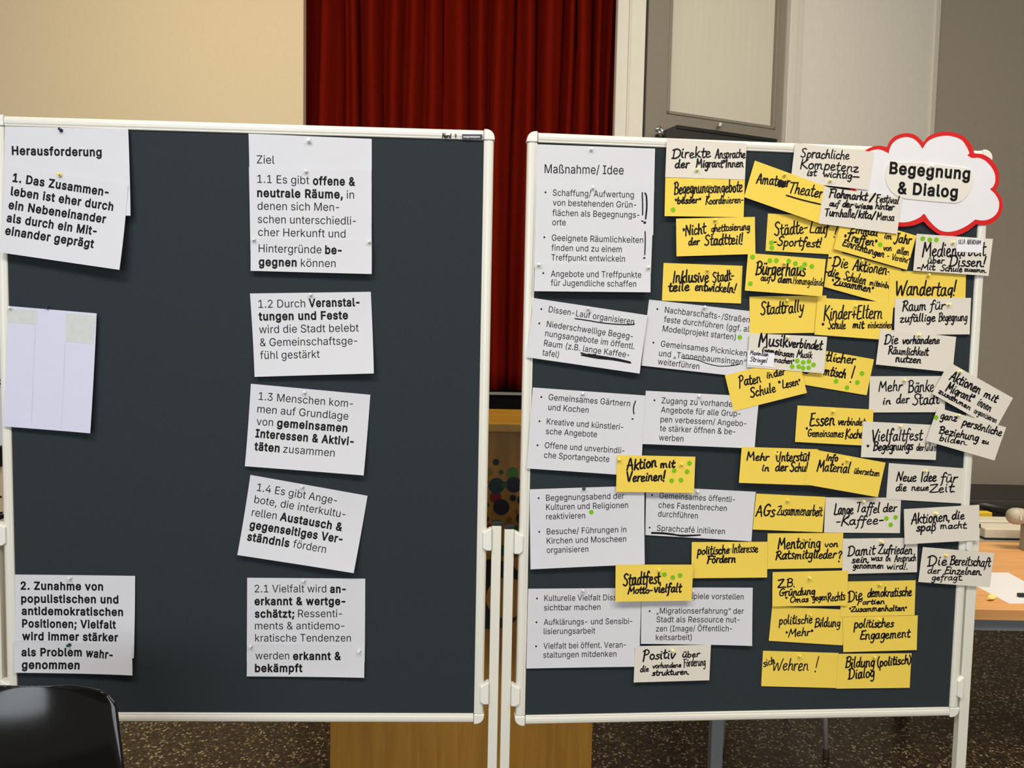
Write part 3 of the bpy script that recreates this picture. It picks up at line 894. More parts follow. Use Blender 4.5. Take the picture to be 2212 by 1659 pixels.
# ------------------------------------------------------------------ printed lettering
# glyph outlines of a plain grotesque in 1/1000 em: character: (advance, closed outlines x, y, x, y ...)
FONT = {
    '&': (448, [[197, -7, 165, -5, 136, 1, 110, 12, 88, 26, 69, 42, 54, 62, 43, 84, 36, 108, 34, 133, 36, 154, 40, 173, 47, 189, 70, 220, 101, 249, 216, 335, 237, 352, 255, 375, 259, 384, 262, 405, 260, 420, 255, 434, 245, 445, 233, 454, 219, 459, 201, 461, 189, 460, 168, 453, 151, 440, 145, 431, 138, 411, 137, 399, 138, 386, 145, 363, 159, 340, 438, 0, 364, 0, 171, 231, 108, 310, 96, 327, 87, 344, 81, 361, 77, 379, 75, 398, 77, 420, 82, 440, 91, 458, 102, 474, 117, 488, 134, 499, 154, 507, 176, 512, 200, 513, 224, 512, 246, 507, 266, 499, 283, 488, 297, 475, 308, 459, 317, 442, 322, 424, 324, 404, 323, 389, 320, 375, 309, 349, 301, 336, 281, 314, 256, 293, 135, 202, 121, 188, 110, 174, 103, 161, 98, 146, 97, 131, 98, 115, 102, 101, 109, 87, 118, 76, 143, 57, 158, 51, 193, 46, 213, 48, 232, 52, 251, 59, 269, 69, 286, 81, 301, 95, 315, 112, 327, 131, 336, 151, 343, 174, 348, 198, 349, 224, 408, 224, 403, 167, 397, 144, 389, 124, 371, 92, 333, 47, 315, 30, 294, 17, 271, 7, 246, -1, 221, -5]]),
    '(': (273, [[89, 207, 90, 244, 94, 283, 109, 364, 119, 403, 145, 477, 160, 510, 177, 539, 236, 539, 219, 503, 204, 466, 179, 390, 169, 351, 161, 313, 152, 241, 151, 207, 152, 176, 155, 145, 167, 83, 188, 16, 218, -57, 236, -96, 177, -96, 150, -46, 128, 4, 111, 55, 99, 106, 92, 156]]),
    ')': (273, [[37, -96, 56, -56, 86, 18, 97, 52, 113, 116, 118, 147, 121, 177, 122, 207, 121, 241, 112, 313, 104, 351, 94, 390, 69, 466, 54, 503, 37, 539, 97, 539, 113, 510, 128, 477, 142, 441, 154, 403, 173, 323, 179, 283, 183, 244, 184, 207, 182, 156, 174, 104, 161, 53, 144, 3, 123, -47, 97, -96]]),
    ',': (188, [[38, -119, 68, 71, 137, 71, 84, -119]]),
    '-': (453, [[337, 244, 337, 188, 114, 188, 114, 244]]),
    '.': (188, [[95, -4, 83, -3, 73, 1, 63, 9, 55, 18, 51, 29, 50, 41, 51, 53, 55, 64, 63, 73, 73, 81, 83, 85, 95, 87, 107, 85, 118, 81, 128, 73, 135, 64, 140, 53, 141, 41, 140, 29, 135, 18, 128, 9, 118, 1, 107, -3]]),
    '/': (249, [[235, 533, 71, -76, 14, -76, 178, 533]]),
    '0': (453, [[227, -7, 191, -3, 158, 7, 130, 24, 105, 48, 85, 77, 69, 113, 57, 155, 50, 202, 48, 254, 50, 306, 57, 353, 69, 395, 85, 431, 106, 461, 130, 484, 159, 502, 191, 512, 227, 516, 262, 512, 295, 502, 323, 484, 348, 461, 368, 431, 384, 395, 396, 353, 403, 306, 405, 254, 403, 202, 396, 155, 384, 113, 368, 77, 348, 48, 323, 24, 295, 7, 263, -3], [227, 50, 250, 52, 271, 60, 290, 74, 306, 92, 320, 116, 330, 144, 338, 176, 342, 213, 344, 254, 342, 295, 338, 332, 330, 365, 320, 393, 306, 416, 290, 435, 271, 449, 250, 457, 227, 460, 203, 457, 182, 449, 163, 435, 147, 416, 134, 393, 123, 365, 115, 332, 111, 295, 109, 254, 111, 213, 115, 176, 123, 144, 134, 116, 147, 92, 163, 74, 182, 60, 203, 52]]),
    '1': (453, [[76, 0, 76, 55, 391, 55, 391, 0], [276, 509, 276, 0, 212, 0, 212, 448, 86, 358, 86, 427, 198, 509]]),
    '2': (453, [[64, 0, 64, 47, 234, 229, 282, 282, 303, 312, 311, 327, 316, 341, 319, 356, 320, 371, 319, 389, 315, 405, 308, 419, 298, 431, 287, 441, 273, 449, 258, 455, 224, 460, 205, 458, 188, 454, 172, 447, 159, 438, 148, 427, 139, 413, 132, 398, 128, 381, 127, 362, 66, 362, 68, 391, 75, 418, 86, 442, 102, 464, 121, 482, 143, 496, 168, 507, 196, 513, 225, 516, 254, 513, 281, 507, 306, 497, 328, 482, 346, 465, 361, 445, 372, 423, 379, 398, 381, 372, 380, 354, 377, 336, 363, 299, 336, 259, 317, 235, 267, 180, 153, 60, 389, 57, 389, 0]]),
    '3': (453, [[218, -7, 188, -5, 159, 1, 133, 10, 108, 22, 88, 38, 70, 57, 57, 79, 48, 104, 44, 132, 109, 132, 112, 115, 118, 100, 126, 87, 137, 76, 150, 66, 165, 59, 182, 54, 200, 51, 219, 50, 239, 51, 258, 55, 275, 61, 291, 69, 304, 80, 315, 93, 323, 108, 328, 125, 329, 145, 328, 163, 323, 180, 316, 196, 306, 211, 292, 223, 275, 234, 254, 241, 229, 246, 201, 248, 157, 248, 157, 299, 288, 448, 70, 452, 70, 509, 372, 509, 372, 461, 211, 278, 211, 289, 247, 290, 279, 286, 308, 276, 333, 262, 354, 244, 371, 222, 383, 198, 391, 173, 393, 145, 390, 116, 383, 90, 370, 66, 354, 45, 333, 27, 309, 12, 281, 2, 251, -5]]),
    '4': (453, [[40, 105, 40, 158, 247, 509, 311, 509, 109, 166, 413, 163, 413, 105], [282, 0, 282, 318, 343, 318, 343, 0]]),
    '5': (453, [[221, -7, 192, -5, 165, 1, 140, 11, 118, 25, 99, 41, 83, 60, 71, 82, 63, 105, 60, 130, 122, 130, 125, 115, 130, 102, 138, 89, 148, 78, 160, 68, 173, 60, 188, 54, 204, 51, 221, 50, 241, 51, 259, 56, 276, 64, 291, 75, 304, 89, 314, 104, 322, 122, 326, 141, 328, 162, 326, 183, 321, 203, 314, 221, 303, 237, 290, 251, 275, 262, 257, 270, 238, 275, 218, 277, 201, 276, 184, 273, 152, 262, 139, 255, 128, 246, 67, 253, 96, 509, 366, 509, 366, 452, 151, 452, 134, 301, 148, 311, 178, 325, 194, 330, 212, 333, 229, 334, 252, 332, 274, 328, 294, 321, 313, 311, 330, 299, 345, 285, 358, 269, 370, 251, 379, 231, 386, 210, 390, 187, 391, 163, 388, 132, 381, 102, 369, 76, 352, 52, 332, 32, 309, 15, 282, 3, 253, -4]]),
    '6': (453, [[226, -7, 196, -4, 168, 3, 142, 15, 119, 31, 100, 51, 84, 74, 73, 101, 66, 130, 64, 162, 65, 187, 71, 212, 80, 239, 93, 268, 112, 302, 252, 509, 322, 509, 151, 261, 145, 261, 157, 279, 165, 288, 184, 302, 208, 311, 235, 314, 265, 312, 291, 305, 316, 295, 337, 280, 355, 262, 370, 240, 380, 215, 387, 187, 389, 157, 387, 127, 379, 98, 368, 73, 352, 50, 333, 30, 310, 14, 284, 3, 257, -4], [226, 48, 245, 50, 263, 55, 279, 63, 293, 73, 304, 86, 314, 101, 322, 119, 326, 137, 327, 157, 326, 178, 322, 196, 314, 213, 304, 228, 293, 241, 279, 251, 263, 259, 245, 264, 226, 265, 207, 264, 190, 259, 174, 252, 160, 241, 148, 229, 138, 214, 131, 197, 126, 179, 125, 158, 126, 138, 131, 119, 138, 102, 148, 86, 160, 73, 174, 63, 190, 55, 207, 50]]),
    '7': (453, [[97, 0, 323, 448, 62, 452, 62, 509, 391, 509, 391, 449, 165, 0]]),
    '8': (453, [[226, -7, 193, -5, 163, 1, 136, 11, 111, 25, 91, 42, 74, 62, 62, 84, 54, 109, 52, 135, 53, 156, 58, 176, 65, 195, 75, 212, 87, 228, 101, 241, 117, 252, 134, 260, 153, 265, 129, 276, 109, 289, 93, 308, 80, 330, 73, 354, 70, 380, 73, 405, 79, 429, 90, 450, 106, 469, 124, 485, 146, 498, 170, 508, 197, 514, 226, 516, 255, 514, 282, 508, 306, 498, 328, 485, 346, 469, 361, 450, 373, 429, 379, 405, 382, 380, 379, 354, 372, 330, 359, 308, 343, 289, 323, 276, 300, 267, 319, 260, 335, 252, 351, 241, 365, 228, 377, 212, 387, 195, 395, 176, 399, 156, 401, 135, 398, 109, 391, 84, 378, 62, 362, 42, 341, 25, 317, 11, 289, 1, 259, -5], [226, 49, 248, 50, 267, 54, 285, 60, 300, 69, 313, 79, 323, 91, 331, 106, 335, 121, 337, 139, 335, 157, 330, 173, 322, 189, 312, 202, 283, 223, 265, 230, 247, 234, 226, 235, 206, 234, 187, 230, 169, 223, 140, 202, 130, 189, 122, 173, 117, 157, 115, 139, 117, 121, 121, 106, 129, 91, 139, 79, 152, 69, 167, 60, 185, 54, 205, 50], [226, 290, 244, 291, 260, 294, 274, 300, 287, 308, 298, 318, 307, 330, 314, 344, 318, 359, 319, 376, 318, 392, 314, 407, 308, 420, 299, 432, 288, 442, 275, 449, 260, 455, 244, 459, 226, 460, 208, 459, 192, 455, 177, 449, 164, 442, 153, 432, 138, 407, 134, 392, 133, 376, 134, 359, 138, 344, 145, 330, 154, 318, 165, 308, 178, 300, 193, 294, 209, 291]]),
    '9': (453, [[226, 516, 256, 513, 285, 506, 310, 494, 333, 478, 352, 458, 368, 434, 380, 408, 387, 378, 389, 347, 387, 322, 382, 296, 373, 270, 359, 240, 340, 207, 315, 168, 200, 0, 130, 0, 301, 248, 307, 248, 302, 238, 287, 221, 268, 207, 245, 198, 232, 195, 188, 197, 161, 203, 137, 214, 116, 229, 98, 247, 83, 269, 72, 294, 66, 321, 64, 352, 66, 382, 73, 411, 85, 436, 101, 459, 120, 479, 143, 494, 168, 506, 196, 513], [226, 460, 207, 459, 190, 454, 174, 446, 160, 435, 148, 423, 138, 407, 131, 390, 127, 372, 125, 352, 127, 331, 131, 313, 138, 295, 148, 280, 160, 268, 174, 257, 190, 250, 207, 245, 226, 243, 245, 245, 263, 249, 279, 257, 293, 267, 305, 280, 314, 295, 322, 312, 326, 330, 327, 350, 326, 371, 322, 390, 314, 407, 305, 422, 293, 435, 279, 446, 263, 454, 245, 459]]),
    ':': (188, [[95, -4, 83, -3, 73, 1, 63, 9, 55, 18, 51, 29, 50, 41, 51, 53, 55, 64, 63, 73, 73, 81, 83, 85, 95, 87, 107, 85, 118, 81, 128, 73, 135, 64, 140, 53, 141, 41, 140, 29, 135, 18, 128, 9, 118, 1, 107, -3], [95, 271, 83, 272, 73, 277, 63, 284, 55, 294, 51, 304, 50, 316, 51, 328, 55, 339, 63, 349, 73, 356, 83, 360, 95, 362, 107, 360, 118, 356, 128, 349, 135, 339, 140, 328, 141, 316, 140, 304, 135, 294, 128, 284, 118, 277, 107, 272]]),
    ';': (188, [[38, -119, 68, 71, 137, 71, 84, -119], [103, 271, 92, 272, 81, 277, 71, 284, 64, 294, 59, 304, 58, 316, 59, 328, 64, 339, 71, 349, 81, 356, 92, 360, 103, 362, 116, 360, 126, 356, 136, 349, 143, 339, 148, 328, 149, 316, 148, 304, 143, 294, 136, 284, 126, 277, 116, 272]]),
    'A': (480, [[16, 0, 201, 509, 276, 509, 463, 0, 395, 0, 287, 302, 264, 372, 232, 478, 245, 478, 191, 302, 85, 0], [110, 142, 110, 199, 370, 199, 370, 142]]),
    'B': (456, [[60, 0, 60, 509, 241, 509, 274, 507, 304, 501, 329, 491, 350, 477, 367, 461, 381, 442, 390, 421, 396, 398, 398, 374, 397, 353, 393, 336, 387, 320, 368, 295, 343, 278, 315, 267, 347, 254, 363, 245, 378, 234, 391, 220, 402, 203, 411, 184, 416, 161, 418, 136, 416, 111, 410, 88, 400, 67, 386, 48, 368, 31, 344, 18, 317, 8, 284, 2, 247, 0], [125, 57, 245, 57, 281, 60, 309, 67, 330, 80, 344, 96, 353, 115, 355, 137, 354, 153, 350, 169, 342, 184, 333, 197, 320, 209, 306, 218, 289, 225, 269, 229, 248, 231, 125, 231], [125, 285, 238, 285, 273, 290, 288, 296, 302, 304, 314, 314, 323, 326, 330, 340, 335, 355, 336, 372, 333, 393, 326, 412, 313, 429, 294, 442, 270, 449, 240, 452, 125, 452]]),
    'D': (502, [[219, 0, 96, 0, 96, 57, 215, 57, 254, 60, 288, 68, 318, 81, 343, 99, 363, 122, 379, 149, 390, 181, 397, 216, 399, 255, 397, 294, 390, 329, 379, 361, 364, 388, 344, 410, 320, 428, 291, 441, 258, 449, 221, 452, 93, 452, 93, 509, 225, 509, 273, 505, 315, 495, 353, 478, 385, 455, 412, 426, 433, 391, 449, 351, 458, 306, 462, 255, 458, 205, 449, 159, 433, 119, 411, 83, 384, 54, 351, 31, 312, 14, 268, 3], [125, 509, 125, 0, 60, 0, 60, 509]]),
    'E': (419, [[60, 0, 60, 509, 372, 509, 372, 452, 125, 452, 125, 286, 355, 286, 355, 229, 125, 229, 125, 57, 375, 57, 375, 0]]),
    'F': (410, [[60, 0, 60, 509, 369, 509, 369, 452, 125, 452, 125, 278, 346, 278, 346, 221, 125, 221, 125, 0]]),
    'G': (520, [[269, -7, 225, -3, 185, 7, 149, 25, 118, 49, 91, 79, 69, 116, 53, 157, 43, 203, 40, 254, 43, 305, 53, 352, 69, 393, 91, 429, 117, 459, 149, 484, 184, 501, 223, 512, 265, 516, 291, 514, 316, 510, 340, 504, 363, 494, 384, 483, 403, 469, 421, 453, 436, 436, 449, 416, 460, 395, 468, 373, 474, 349, 408, 349, 402, 365, 387, 393, 378, 406, 368, 417, 344, 436, 330, 443, 300, 453, 265, 456, 236, 453, 209, 445, 183, 432, 160, 414, 141, 392, 125, 364, 113, 332, 106, 295, 103, 254, 106, 213, 113, 177, 125, 145, 141, 117, 161, 95, 184, 76, 210, 63, 238, 56, 269, 53, 296, 55, 322, 61, 345, 71, 365, 85, 382, 102, 396, 123, 407, 147, 413, 173, 415, 202, 434, 199, 283, 199, 283, 256, 478, 256, 478, 200, 475, 160, 466, 124, 451, 91, 431, 62, 406, 38, 377, 19, 344, 5, 308, -4]]),
    'H': (517, [[60, 0, 60, 509, 125, 509, 125, 289, 392, 289, 392, 509, 457, 509, 457, 0, 392, 0, 392, 232, 125, 232, 125, 0]]),
    'I': (300, [[31, 0, 31, 57, 118, 57, 118, 452, 31, 452, 31, 509, 269, 509, 269, 452, 183, 452, 183, 57, 269, 57, 269, 0]]),
    'J': (396, [[185, -7, 143, -2, 106, 11, 75, 33, 52, 63, 38, 100, 33, 145, 33, 173, 98, 173, 98, 145, 100, 117, 108, 93, 122, 74, 139, 61, 160, 53, 185, 50, 209, 53, 230, 61, 248, 74, 261, 93, 269, 117, 272, 145, 272, 509, 336, 509, 336, 145, 332, 100, 318, 63, 294, 33, 263, 11, 227, -2]]),
    'K': (467, [[104, 145, 104, 216, 139, 261, 174, 303, 364, 509, 448, 509, 231, 276], [60, 0, 60, 509, 125, 509, 124, 225, 125, 193, 125, 0], [372, 0, 188, 259, 228, 309, 449, 0]]),
    'L': (393, [[60, 0, 60, 509, 125, 509, 125, 57, 361, 57, 361, 0]]),
    'M': (628, [[60, 0, 60, 509, 152, 509, 287, 159, 322, 49, 307, 49, 352, 187, 476, 509, 568, 509, 568, 0, 504, 0, 504, 327, 507, 457, 513, 457, 482, 363, 456, 291, 342, 0, 286, 0, 170, 291, 112, 457, 119, 457, 122, 291, 122, 0]]),
    'N': (523, [[60, 0, 60, 509, 136, 509, 363, 151, 388, 107, 414, 55, 405, 54, 401, 108, 399, 157, 399, 509, 463, 509, 463, 0, 387, 0, 202, 290, 148, 381, 108, 452, 119, 454, 125, 291, 125, 0]]),
    'O': (533, [[267, -7, 225, -3, 186, 7, 150, 25, 119, 49, 92, 79, 70, 115, 53, 157, 44, 203, 40, 254, 44, 305, 53, 352, 70, 393, 92, 429, 119, 459, 150, 484, 186, 501, 225, 512, 267, 516, 309, 512, 348, 501, 384, 484, 415, 459, 442, 429, 464, 393, 480, 352, 490, 305, 493, 254, 490, 203, 480, 157, 464, 115, 442, 79, 415, 49, 384, 25, 348, 7, 309, -3], [267, 53, 296, 55, 324, 63, 349, 76, 372, 94, 392, 116, 408, 144, 420, 176, 428, 213, 430, 254, 428, 295, 420, 332, 408, 365, 392, 392, 372, 415, 349, 433, 324, 446, 296, 453, 267, 456, 237, 453, 210, 445, 184, 433, 161, 415, 142, 392, 125, 364, 113, 332, 106, 295, 103, 254, 106, 213, 113, 176, 125, 144, 142, 117, 161, 94, 184, 76, 210, 63, 237, 55]]),
    'P': (445, [[60, 0, 60, 509, 235, 509, 272, 506, 305, 499, 332, 487, 356, 471, 375, 452, 390, 430, 400, 404, 407, 377, 409, 348, 407, 318, 400, 291, 390, 265, 375, 243, 356, 223, 332, 207, 305, 195, 272, 188, 235, 186, 109, 186, 109, 242, 233, 242, 257, 244, 279, 248, 297, 256, 312, 266, 324, 279, 333, 294, 339, 310, 343, 328, 344, 348, 343, 367, 339, 385, 333, 402, 324, 416, 312, 428, 297, 439, 279, 446, 257, 451, 232, 452, 125, 452, 125, 0]]),
    'R': (449, [[60, 0, 60, 509, 236, 509, 273, 506, 305, 500, 333, 489, 356, 473, 376, 455, 390, 433, 401, 408, 407, 381, 409, 352, 407, 323, 401, 296, 390, 271, 376, 250, 356, 232, 333, 217, 305, 206, 273, 200, 236, 198, 96, 198, 96, 255, 234, 255, 258, 256, 280, 260, 298, 267, 313, 276, 325, 287, 334, 300, 340, 316, 344, 333, 345, 352, 344, 371, 340, 389, 334, 405, 325, 419, 313, 430, 298, 440, 258, 451, 233, 452, 125, 452, 125, 0], [353, 0, 230, 229, 303, 229, 428, 0]]),
    'S': (447, [[224, -9, 188, -7, 156, -1, 128, 9, 102, 23, 81, 40, 64, 60, 51, 83, 42, 109, 38, 137, 104, 137, 108, 118, 114, 102, 123, 88, 136, 76, 150, 66, 166, 59, 185, 53, 204, 50, 224, 49, 246, 50, 267, 54, 286, 60, 303, 69, 317, 79, 329, 92, 338, 106, 344, 122, 346, 139, 344, 154, 340, 168, 332, 179, 322, 189, 296, 205, 263, 217, 184, 239, 145, 253, 112, 269, 86, 289, 67, 313, 56, 341, 52, 372, 54, 400, 62, 425, 75, 448, 92, 468, 113, 484, 138, 498, 165, 508, 195, 514, 227, 516, 259, 514, 289, 508, 316, 498, 340, 484, 360, 468, 377, 449, 390, 427, 398, 403, 401, 378, 337, 378, 332, 402, 320, 421, 302, 437, 280, 449, 254, 456, 225, 459, 185, 454, 167, 448, 152, 440, 139, 430, 129, 418, 121, 405, 117, 391, 115, 376, 117, 359, 122, 345, 131, 334, 142, 324, 155, 315, 198, 297, 264, 279, 312, 264, 344, 248, 359, 238, 384, 213, 395, 198, 402, 180, 407, 161, 408, 139, 406, 112, 399, 87, 386, 64, 370, 43, 349, 25, 323, 11, 294, 0, 261, -7]]),
    'T': (449, [[32, 452, 32, 509, 417, 509, 417, 452, 257, 452, 257, 0, 193, 0, 193, 452]]),
    'U': (517, [[259, -8, 220, -6, 186, 2, 154, 15, 126, 33, 103, 55, 85, 80, 71, 108, 63, 140, 60, 173, 60, 509, 124, 509, 124, 178, 126, 155, 132, 133, 141, 113, 153, 95, 169, 80, 187, 68, 208, 59, 232, 53, 259, 52, 285, 53, 309, 59, 331, 68, 349, 80, 364, 95, 377, 113, 385, 133, 391, 155, 393, 178, 393, 509, 457, 509, 457, 173, 454, 140, 446, 108, 433, 80, 414, 55, 391, 33, 363, 15, 332, 2, 297, -6]]),
    'V': (480, [[204, 0, 16, 509, 84, 509, 192, 206, 215, 137, 248, 31, 235, 31, 267, 138, 395, 509, 463, 509, 278, 0]]),
    'W': (686, [[155, 0, 16, 509, 82, 509, 163, 196, 187, 94, 197, 40, 189, 40, 211, 145, 306, 509, 380, 509, 462, 196, 486, 94, 497, 40, 488, 40, 510, 145, 603, 509, 670, 509, 530, 0, 455, 0, 368, 323, 351, 391, 336, 475, 350, 475, 335, 395, 318, 323, 230, 0]]),
    'Z': (438, [[42, 0, 42, 46, 273, 385, 306, 431, 341, 476, 348, 454, 285, 452, 40, 452, 40, 509, 397, 509, 397, 462, 169, 129, 134, 81, 97, 33, 90, 54, 152, 57, 399, 57, 399, 0]]),
    'a': (389, [[160, -9, 137, -7, 115, -3, 94, 5, 76, 15, 60, 29, 48, 45, 38, 63, 32, 84, 30, 108, 32, 128, 36, 146, 43, 161, 53, 174, 64, 184, 78, 193, 92, 200, 125, 211, 178, 220, 257, 231, 265, 235, 271, 240, 274, 246, 276, 255, 275, 272, 272, 285, 267, 297, 260, 307, 251, 315, 240, 322, 227, 327, 212, 330, 196, 331, 178, 330, 163, 327, 149, 322, 137, 316, 118, 301, 104, 283, 100, 274, 41, 291, 51, 313, 64, 331, 79, 346, 95, 358, 114, 368, 133, 375, 153, 380, 173, 383, 208, 384, 239, 379, 255, 375, 271, 369, 300, 350, 312, 336, 322, 320, 330, 301, 335, 278, 337, 251, 337, 0, 277, 0, 277, 52, 267, 43, 252, 25, 242, 16, 215, 1, 199, -4], [170, 45, 192, 47, 211, 51, 228, 59, 242, 68, 254, 80, 263, 93, 270, 108, 274, 122, 276, 138, 276, 190, 267, 184, 231, 176, 161, 166, 134, 159, 112, 147, 103, 139, 97, 130, 93, 118, 92, 105, 93, 93, 96, 82, 102, 72, 109, 64, 119, 57, 142, 48]]),
    'b': (424, [[229, -8, 208, -7, 189, -3, 172, 4, 147, 21, 138, 31, 118, 59, 112, 59, 112, 0, 53, 0, 53, 509, 114, 509, 114, 319, 137, 346, 158, 364, 171, 373, 188, 379, 207, 383, 229, 384, 259, 382, 287, 374, 313, 361, 335, 342, 354, 320, 370, 293, 381, 261, 388, 227, 390, 189, 388, 151, 381, 116, 370, 84, 355, 57, 336, 34, 313, 16, 288, 3, 260, -6], [220, 47, 242, 49, 262, 55, 279, 66, 294, 80, 306, 97, 316, 117, 323, 139, 327, 163, 328, 189, 327, 215, 323, 239, 316, 261, 307, 281, 295, 298, 280, 311, 262, 322, 243, 328, 220, 330, 198, 328, 178, 322, 161, 312, 147, 299, 134, 282, 125, 263, 118, 241, 114, 216, 113, 189, 114, 162, 118, 138, 125, 115, 135, 95, 147, 78, 162, 65, 179, 55, 198, 49]]),
    'c': (396, [[207, -8, 174, -5, 144, 3, 117, 16, 93, 35, 72, 58, 56, 85, 44, 116, 37, 150, 34, 187, 37, 225, 44, 260, 56, 291, 72, 318, 93, 341, 117, 360, 144, 374, 174, 382, 226, 384, 260, 377, 291, 364, 305, 356, 330, 335, 349, 308, 362, 277, 303, 262, 300, 272, 284, 297, 270, 311, 252, 321, 231, 328, 207, 330, 184, 328, 163, 321, 145, 310, 130, 296, 118, 278, 108, 258, 102, 236, 98, 212, 96, 187, 98, 163, 102, 139, 108, 117, 118, 97, 130, 80, 145, 66, 163, 55, 184, 49, 207, 46, 232, 49, 253, 55, 271, 66, 285, 80, 292, 89, 301, 107, 304, 117, 363, 102, 350, 70, 331, 43, 306, 21, 292, 12, 261, -1, 244, -5]]),
    'd': (424, [[195, -8, 165, -6, 137, 3, 111, 16, 89, 34, 70, 57, 55, 84, 43, 116, 36, 151, 34, 189, 36, 227, 43, 261, 55, 293, 70, 320, 89, 342, 112, 361, 137, 374, 165, 382, 196, 384, 218, 383, 237, 379, 253, 373, 267, 364, 287, 346, 306, 319, 311, 509, 372, 509, 372, 0, 313, 0, 313, 59, 307, 59, 287, 31, 266, 12, 252, 4, 236, -3, 217, -7], [205, 47, 226, 49, 246, 55, 263, 65, 278, 78, 290, 95, 299, 115, 306, 138, 310, 162, 312, 189, 310, 216, 306, 241, 300, 263, 290, 282, 278, 299, 263, 312, 246, 322, 227, 328, 205, 330, 182, 328, 162, 322, 145, 311, 130, 298, 118, 281, 108, 261, 102, 239, 98, 215, 96, 189, 98, 163, 102, 139, 109, 117, 118, 97, 130, 80, 145, 66, 162, 55, 182, 49]]),
    'e': (404, [[212, -8, 177, -5, 145, 3, 117, 16, 92, 35, 72, 58, 56, 85, 44, 116, 37, 150, 34, 187, 36, 224, 44, 258, 55, 290, 71, 317, 91, 340, 115, 359, 142, 373, 172, 382, 205, 384, 226, 383, 246, 380, 266, 374, 285, 366, 303, 355, 319, 341, 334, 324, 347, 305, 357, 282, 365, 256, 370, 227, 371, 169, 75, 169, 75, 221, 338, 221, 310, 202, 308, 226, 304, 248, 298, 269, 288, 286, 277, 301, 263, 314, 246, 323, 227, 328, 205, 330, 183, 328, 164, 323, 146, 313, 131, 301, 119, 286, 109, 270, 102, 251, 97, 231, 96, 178, 98, 151, 102, 127, 110, 106, 121, 88, 135, 73, 151, 61, 169, 53, 190, 48, 212, 46, 241, 49, 254, 53, 265, 58, 276, 65, 294, 82, 306, 105, 365, 91, 358, 72, 348, 55, 335, 39, 320, 26, 302, 14, 283, 4, 261, -3, 237, -7]]),
    'f': (254, [[228, 379, 228, 327, 6, 327, 6, 379], [81, 0, 81, 432, 82, 452, 87, 470, 96, 486, 107, 499, 120, 510, 135, 519, 152, 525, 169, 529, 201, 530, 222, 527, 243, 521, 227, 468, 215, 472, 195, 474, 178, 472, 164, 468, 154, 460, 147, 449, 143, 435, 142, 419, 142, 0]]),
    'g': (425, [[207, -151, 156, -146, 134, -140, 114, -132, 97, -122, 82, -110, 59, -84, 51, -69, 101, -41, 122, -66, 142, -82, 154, -88, 169, -93, 187, -96, 207, -97, 236, -95, 261, -87, 282, -75, 298, -58, 308, -34, 311, -6, 311, 68, 287, 41, 266, 23, 252, 16, 236, 10, 217, 6, 195, 5, 165, 7, 138, 14, 113, 27, 90, 43, 71, 65, 55, 90, 43, 120, 36, 154, 34, 191, 36, 229, 43, 263, 55, 293, 71, 320, 90, 342, 112, 361, 138, 374, 166, 382, 196, 384, 218, 383, 237, 379, 253, 373, 267, 365, 279, 356, 288, 346, 308, 319, 313, 379, 372, 379, 372, -9, 370, -40, 363, -67, 350, -90, 334, -109, 314, -124, 291, -136, 265, -144, 237, -149], [205, 59, 227, 61, 246, 66, 264, 75, 278, 87, 290, 103, 300, 121, 307, 142, 311, 166, 312, 193, 311, 219, 307, 242, 300, 264, 291, 283, 279, 299, 264, 312, 247, 322, 227, 328, 205, 330, 182, 328, 163, 322, 145, 312, 130, 298, 118, 282, 109, 262, 102, 241, 98, 218, 96, 193, 98, 167, 102, 144, 109, 123, 118, 104, 131, 88, 145, 76, 163, 66, 183, 61]]),
    'h': (410, [[114, 227, 114, 0, 53, 0, 53, 509, 114, 509, 114, 287, 102, 287, 116, 319, 132, 344, 152, 362, 175, 374, 200, 382, 227, 384, 252, 383, 275, 377, 295, 369, 313, 356, 328, 340, 341, 321, 350, 298, 355, 271, 357, 240, 357, 0, 296, 0, 296, 235, 293, 263, 286, 286, 273, 304, 256, 318, 235, 326, 210, 329, 192, 328, 176, 324, 161, 317, 147, 308, 136, 297, 126, 283, 119, 266, 115, 248]]),
    'i': (167, [[53, 0, 53, 379, 114, 379, 114, 0], [84, 443, 73, 444, 63, 448, 54, 455, 47, 463, 43, 472, 41, 483, 43, 494, 47, 504, 54, 512, 63, 518, 73, 522, 84, 524, 95, 522, 105, 518, 114, 512, 121, 504, 125, 494, 126, 483, 125, 472, 121, 463, 114, 455, 105, 448, 95, 444]]),
    'j': (167, [[53, 379, 114, 379, 114, -30, 112, -52, 108, -72, 102, -90, 92, -106, 80, -119, 65, -129, 47, -137, 27, -141, -10, -143, -10, -87, 2, -87, 18, -85, 31, -80, 40, -72, 47, -61, 51, -46, 53, -29], [83, 443, 72, 444, 62, 448, 53, 455, 42, 472, 41, 483, 42, 494, 47, 504, 53, 512, 62, 518, 72, 522, 83, 524, 95, 522, 105, 518, 114, 512, 120, 504, 125, 494, 126, 483, 125, 472, 114, 455, 105, 448, 95, 444]]),
    'k': (381, [[110, 137, 110, 212, 121, 212, 284, 379, 360, 379, 184, 199, 177, 199], [53, 0, 53, 509, 114, 509, 114, 0], [294, 0, 148, 186, 191, 229, 372, 0]]),
    'l': (189, [[139, -2, 112, 0, 91, 8, 74, 20, 62, 37, 55, 59, 53, 84, 53, 509, 114, 509, 114, 83, 120, 62, 126, 57, 135, 53, 146, 52, 170, 54, 181, 3, 162, -1]]),
